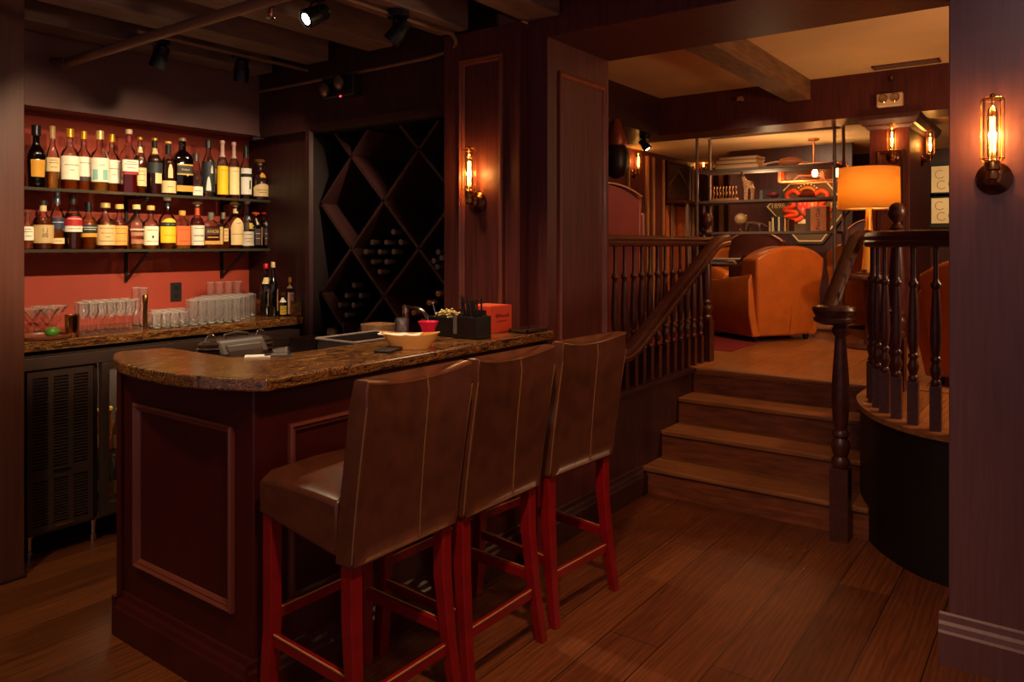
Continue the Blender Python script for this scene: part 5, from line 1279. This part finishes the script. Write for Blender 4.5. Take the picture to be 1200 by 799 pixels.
zz = at(793, 237, X=-4.3).z
t = thing('console_table', 'narrow dark console table with slim pale legs under the landscape picture', 'table', (-4.15, ym, UP))
MB().box((-4.28, ya-.05, zz-.03), (-4.0, yb+.05, zz)).build('top', WOODX, t, world=True, bevel=.004)
for dy in (ya+.1, yb-.1):
    for x in (-4.25, -4.04): MB().bar((x, dy, UP), (x, dy, zz-.03), .03, .03).build('leg', IRON, t, world=True)
# far wall panel strips, with lamplight put into their amber colour
for k, u in enumerate((834, 846, 857, 868, 880)):
    x = at(u, 230, Y=10.6).x
    struct('trim_%d' % (k+10), MB().box((x-.035, 10.57, UP), (x+.035, 10.6, 2.6)), pbr('lit_trim', srgb(176, 120, 74), .35), bevel=.008)
# unidentified dark shape, built like a hanging lamp, and spot under the left soffit
hx = at(722, 180, Y=6.0).x
t = thing('hanging_shape', 'dark bulbous hanging shape with a copper neck above the oxblood chair', 'lamp', (hx, 6.0, 2.62))
MB().lathe([(.03, 0), (.06, -.08), (.1, -.2), (.085, -.24)], n=24).build('neck', pbr('worn_copper', srgb(150, 76, 50), .4, metal=.6), t, smooth=50)
MB().lathe([(.085, -.23), (.11, -.3), (.11, -.42), (.08, -.5), (.02, -.53)], n=24).build('bulge', pbr('dark_metal', srgb(40, 22, 20), .4, metal=.3), t, smooth=60)
q = at(756, 160, Y=7.05)
t = track_lamp((q.x, 7.05, 2.6), (.55, .12, -.75), 'dark spotlight with a starry bulb under the side soffit of the lounge', True)
# soffit fittings
q = at(1044, 118, Y=SOY)
t = thing('emergency_wall_lamp', 'pale twin-lamp emergency light on the dark beam over the column', 'lamp', tuple(q))
MB().box((-.1, -.07, -.055), (.1, 0, .055)).build('case', pbr('pale_case', srgb(226, 190, 150), .4), t, bevel=.008)
for dx in (-.045, .045): MB().lathe([(.032, 0), (.036, .02), (.03, .03), (0, .031)], (dx, -.07, .01), axis=(0, -1, 0), n=16).build('lamp_head', CHROME, t, smooth=40)
q = at(868, 117, Y=SOY)
t = thing('sprinkler', 'small round side-wall sprinkler on the dark beam above the shelving', 'sprinkler', tuple(q))
MB().lathe([(.035, 0), (.035, .006), (.014, .01), (.012, .05)], axis=(0, -1, 0), n=16).build('rose', CHROME, t, smooth=40); MB().lathe([(.02, .05), (.02, .054)], axis=(0, -1, 0), n=14).build('deflector', CHROME, t)
q = at(1045, 92, Y=SOY)
t = thing('wall_sensor', 'small brass sensor on the dark beam above the emergency light', 'sensor', tuple(q))
MB().lathe([(.022, 0), (.022, .012), (.01, .03), (.0, .034)], axis=(0, -1, 0), n=16).build('body', BRASS, t, smooth=40)
q = at(1060, 73, Z=CZ)
t = thing('ceiling_vent', 'dark slotted vent in the lounge ceiling near the dark beam', 'vent', (q.x, 6.98, CZ))
m = MB(); m.box((-.25, -.07, -.012), (.25, -.055, 0)); m.box((-.25, .055, -.012), (.25, .07, 0)); m.box((-.25, -.07, -.012), (-.235, .07, 0)); m.box((.235, -.07, -.012), (.25, .07, 0))
for k in range(6): m.bar((-.24, -.045+.018*k, -.006), (.24, -.045+.018*k, -.006), .012, .002, up=(0, 1, 1))
m.build('grille', pbr('vent_brown', srgb(96, 56, 34), .6), t)
# glass box chandelier
PY = 8.75
a, b = at(919, 195, Y=PY), at(990, 211, Y=PY)
t = thing('chandelier', 'long copper-framed glass box chandelier with two bright bulbs', 'chandelier', ((a.x+b.x)/2, PY, 2.68))
cz0, cz1 = b.z, a.z
COP = pbr('copper_frame', srgb(190, 116, 70), .25, metal=.9)
m = MB()
for y in (PY-.14, PY+.14):
    for z in (cz0, cz1): m.bar((a.x, y, z), (b.x, y, z), .016, .016)
    for x in (a.x, b.x): m.bar((x, y, cz0), (x, y, cz1), .016, .016)
for x in (a.x, b.x):
    for z in (cz0, cz1): m.bar((x, PY-.14, z), (x, PY+.14, z), .016, .016)
m.box((a.x-.03, PY-.13, cz0), (a.x+.035, PY+.13, cz1))
m.build('frame', COP, t, world=True)
m = MB().box((a.x, PY-.138, cz0), (b.x, PY-.135, cz1)).box((a.x, PY+.135, cz0), (b.x, PY+.138, cz1)); m.build('pane', thin_glass('smoke_glass', (.85, .62, .46), .0, rough=.2, ior=1.2), t, world=True)
m = MB().cyl(((a.x+b.x)/2, PY, cz1), ((a.x+b.x)/2, PY, 2.68), .012).lathe([(.06, -.02), (.06, 0)], ((a.x+b.x)/2, PY, 2.68)); m.bar((a.x, PY, cz1), (b.x, PY, cz1), .02, .012); m.build('rod', COP, t, world=True)
for u in (955, 981):
    q = at(u, 203, Y=PY)
    MB().lathe([(.012, .07), (.014, .045), (.03, .015), (.032, -.01), (.02, -.035), (.004, -.042)], (q.x, PY, q.z), n=16).build('bulb', emis('chandelier_bulb', (1, .72, .36), 45), t, world=True, smooth=60)
    point_light('chandelier_glow', (q.x, PY, q.z-.01), 5, (1, .6, .26), .03)
# heraldic sign
GY = 9.3
hexa = [(895, 242), (935, 202), (964, 202), (998, 242), (964, 286), (935, 286)]
P3 = [at(u, v, Y=GY) for u, v in hexa]; cen = sum(P3, Vector())/6
t = thing('heraldic_sign', 'hexagonal black sign with a red shield between two coiled serpents', 'sign', (cen.x, GY, cen.z))
def plate(k, y, nm, mt):
    m = MB(); q = [cen+(p-cen)*k for p in P3]; m.ext([(p.x, y, p.z) for p in q], (0, .012, 0)); return m.build(nm, mt, t, world=True)
plate(1.0, GY, 'board', pbr('sign_black', srgb(44, 34, 24), .5)); plate(.93, GY-.006, 'border', pbr('sign_cream', srgb(236, 206, 150), .6)); plate(.89, GY-.012, 'field', pbr('sign_field', srgb(84, 68, 44), .6))
def S(u, v): p = at(u, v, Y=GY-.02); return (p.x, GY-.022, p.z)
sr = pbr('serpent_red', srgb(240, 84, 36), .5)
for sgn in (1, -1):
    mid = 946
    L = [(937, 228), (930, 223.5), (922, 228), (926, 236), (931, 241), (922, 244), (920, 247), (932, 248.5), (932, 252), (921, 254), (923, 258), (934, 258), (941, 254)]
    L = [(mid+(u-mid)*sgn, v) for u, v in L]
    MB().tube(smooth3([S(*q) for q in L], 4), [.028]*((len(L)-1)*4)+[.018], n=8).build('serpent', sr, t, world=True, smooth=60)
shd = [(935, 233), (958, 233), (958, 244), (953, 251), (946.5, 254), (940, 251), (935, 244)]
MB().ext([S(*q) for q in shd], (0, .015, 0)).build('shield', pbr('shield_red', srgb(232, 52, 26), .5), t, world=True)
MB().ext([S(*q) for q in [(947, 233), (958, 233), (958, 243), (947, 243)]], (0, -.004, 0)).build('shield_quarter', pbr('shield_orange', srgb(244, 110, 30), .5), t, world=True)
m = MB()
for u, v in ((938, 237), (943.5, 237), (941, 246), (952, 240)):
    q = Vector(S(u, v)); m.bar(q+Vector((0, -.006, .03)), q+Vector((0, -.006, -.03)), .008, .004, up=(0, 1, 0)); m.bar(q+Vector((-.018, -.006, .01)), q+Vector((.018, -.006, .01)), .008, .004, up=(0, 1, 0))
m.build('charge', pbr('sign_white', srgb(244, 226, 196), .6), t, world=True)
m = MB()
for k in range(7):
    a_ = math.radians(150-20*k); m.lathe([(.001, -.008), (.012, 0), (.001, .008)], S(946.5+12*math.cos(a_), 224-8*math.sin(a_)), axis=(0, -1, 0), n=10)
m.build('crown_pearl', pbr('sign_white', srgb(244, 226, 196), .6), t, world=True)
MB().tube([S(946.5+9*math.cos(math.radians(160-14*k)), 226-6*math.sin(math.radians(160-14*k))) for k in range(11)], .02, n=8).build('crown', pbr('crown_gold', srgb(206, 140, 50), .4), t, world=True, smooth=60)
MB().lathe([(.09, -.02), (.1, 0), (.06, .05)], S(946.5, 228), n=14).build('cap_of_crown', DKLEA, t, world=True, smooth=50)
MB().ext([S(*q) for q in [(936, 257), (957, 257), (958, 262), (935, 262)]], (0, .01, 0)).build('scroll', pbr('sign_white', srgb(244, 226, 196), .6), t, world=True)
text('1898', .085, pbr('sign_cream', srgb(236, 206, 150), .6), t, basis(S(911.5, 241.5), (1, 0, 0), (0, 0, 1)))
text('EST', .085, pbr('sign_cream', srgb(236, 206, 150), .6), t, basis(S(980, 240.5), (1, 0, 0), (0, 0, 1)))
# back panel the sign hangs on
struct('wall_screen', MB().box((at(858, 240, Y=9.4).x, 9.33, UP), (at(1000, 240, Y=9.4).x, 9.4, 2.68)), WOODD)
# framed prints far right
for v0, v1, nm in ((193, 226, 'upper'), (231, 262, 'lower')):
    a, b = at(1091, v1, Y=10.55), at(1124, v0, Y=10.55)
    t = thing('framed_print', 'cream paper print in a black frame beyond the column, %s of two' % nm, 'picture', ((a.x+b.x)/2, 10.6, a.z), 0, 'framed cream prints')
    MB().box((a.x, 10.56, a.z), (b.x, 10.575, b.z)).build('sheet', pbr('print_paper', srgb(240, 214, 160), .7), t, world=True)
    MB().frame((a.x-.05, 10.6, a.z-.05), (1, 0, 0), (0, 0, 1), (0, -1, 0), b.x-a.x+.1, b.z-a.z+.1, [(0, 0), (0, .06), (.04, .06), (.06, .03)]).build('frame', BLACKW, t, world=True)
    m = MB(); cx, cz = a.x*.45+b.x*.55, (a.z+b.z)/2
    for dx, dz in ((-.07, .06), (.08, .06), (-.05, -.07), (.07, -.06)): m.tube([(cx+dx+.05*math.cos(q), 10.556, cz+dz+.05*math.sin(q)) for q in [PI*.3+1.5*PI*i/10 for i in range(11)]], .003, n=6)
    m.build('line_drawing', pbr('print_ink', srgb(150, 110, 70), .7), t, world=True)

# ================================================================ LIGHT
# track lamps over the bottles, then unseen frontal beams added for the shelves
CW = (1, .76, .46)
for y, w in ((1.7, 26), (2.3, 28), (2.85, 22)):
    spot('track_and_added_beam', (-3.75, y-.05, 2.55), (-4.5, y+.05, 1.5), w*.25, CW, 90, .8, .02)
for (x, y), tg, w in (((-2.1, 1.5), (-4.5, 1.85, 1.4), 82), ((-2.1, 2.2), (-4.5, 2.35, 1.4), 82), ((-2.1, 2.75), (-4.5, 2.8, 1.4), 64)):
    spot('track_and_added_beam', (x, y, 2.52), tg, w, CW, 40, .7, .02)
spot('unseen_spot', (-2.3, 1.7, 2.8), (-3.81, 1.2, 1.45), 44, (1, .62, .26), 30, 1, .03)  # unseen spot added for the amber glow on the left wall
spot('track_and_added_beam', (l3.x-.02, l3.y-.12, 2.42), (-2.95, .6, 1.3), 10, CW, 60, 1, .03)
spot('track_and_added_beam', (l4.x-.06, l4.y-.03, 2.42), (-2.25, 2.3, 1.05), 34, CW, 95, .9, .03)
# unseen spots added over the bar room, behind and beside the camera
spot('unseen_spot', (-.75, 1.0, 2.8), (-1.45, 2.3, .5), 84, (1, .62, .36), 75, 1, .08)
spot('unseen_spot', (-.35, 1.9, 2.8), (-.9, 3.2, 0), 13, (1, .58, .36), 80, 1, .08)
spot('unseen_spot', (-2.9, .5, 2.8), (-3.4, 1.3, 0), 42, (1, .76, .3), 75, 1, .08)
spot('unseen_spot', (-1.9, -.3, 2.8), (-2.5, 1.45, .7), 6, (1, .56, .36), 60, 1, .08)
spot('track_and_added_beam', (-3.1, 1.3, 2.55), (-2.45, 1.9, 1.08), 18, CW, 70, 1, .05)  # unseen beam added to light the granite from the inner side
spot('unseen_spot', (.2, 1.2, 2.8), (-.05, 3.1, 1.95), 16, (1, .78, .76), 46, 1, .08)
# lounge: table lamp bulb, then unseen spots and glows added
point_light('lamp_glow', tuple(LAMP), 11, (1, .68, .34), .04)
spot('unseen_lounge_spot', (-1.2, 5.4, 2.95), (-1.6, 6.2, .7), 46, (1, .60, .28), 95, 1, .1)
spot('unseen_lounge_spot', (-2.4, 5.6, 2.95), (-2.45, 7.7, 1.9), 75, (1, .7, .44), 36, 1, .08)
spot('unseen_lounge_spot', (-2.4, 8.3, 2.66), (-2.4, 9.3, 1.6), 50, (1, .7, .42), 120, 1, .1)
spot('unseen_lounge_spot', (-3.4, 8.8, 2.66), (-3.9, 9.4, 1.3), 24, (1, .58, .28), 110, 1, .1)
spot('unseen_lounge_spot', (-.6, 9.2, 2.66), (-.9, 10.5, 1.9), 40, (1, .74, .44), 90, 1, .1)
point_light('unseen_lounge_glow', (.7, 4.9, 2.0), 42, (1, .64, .34), .15)
point_light('unseen_lounge_glow', (-2.6, 8.1, 2.2), 8, (1, .62, .3), .15)
spot('unseen_lounge_spot', (-1.5, 3.85, 2.9), (-2.5, 4.35, 1.6), 24, (1, .58, .32), 60, 1, .06)
w = bpy.data.worlds.new('dim'); SC.world = w; w.use_nodes = True
w.node_tree.nodes['Background'].inputs[0].default_value = (.95, .66, .68, 1); w.node_tree.nodes['Background'].inputs[1].default_value = .15

# ================================================================ CAMERA
cam = bpy.data.cameras.new('camera'); co_ = bpy.data.objects.new('camera', cam); link(co_)
co_.location = (0, 0, EYE); co_.rotation_euler = (PI/2, 0, YAW)
cam.sensor_width = 36; cam.lens = FPX/1200*36; cam.shift_y = -(399.5-HV)/1200; cam.clip_start = .05
SC.camera = co_
SC.cycles.transparent_max_bounces = 40; SC.cycles.max_bounces = 10
SC.view_settings.view_transform = 'Standard'; SC.view_settings.look = 'None'
SC.view_settings.exposure = 1.0; SC.view_settings.gamma = 1; SC.view_settings.use_curve_mapping = False
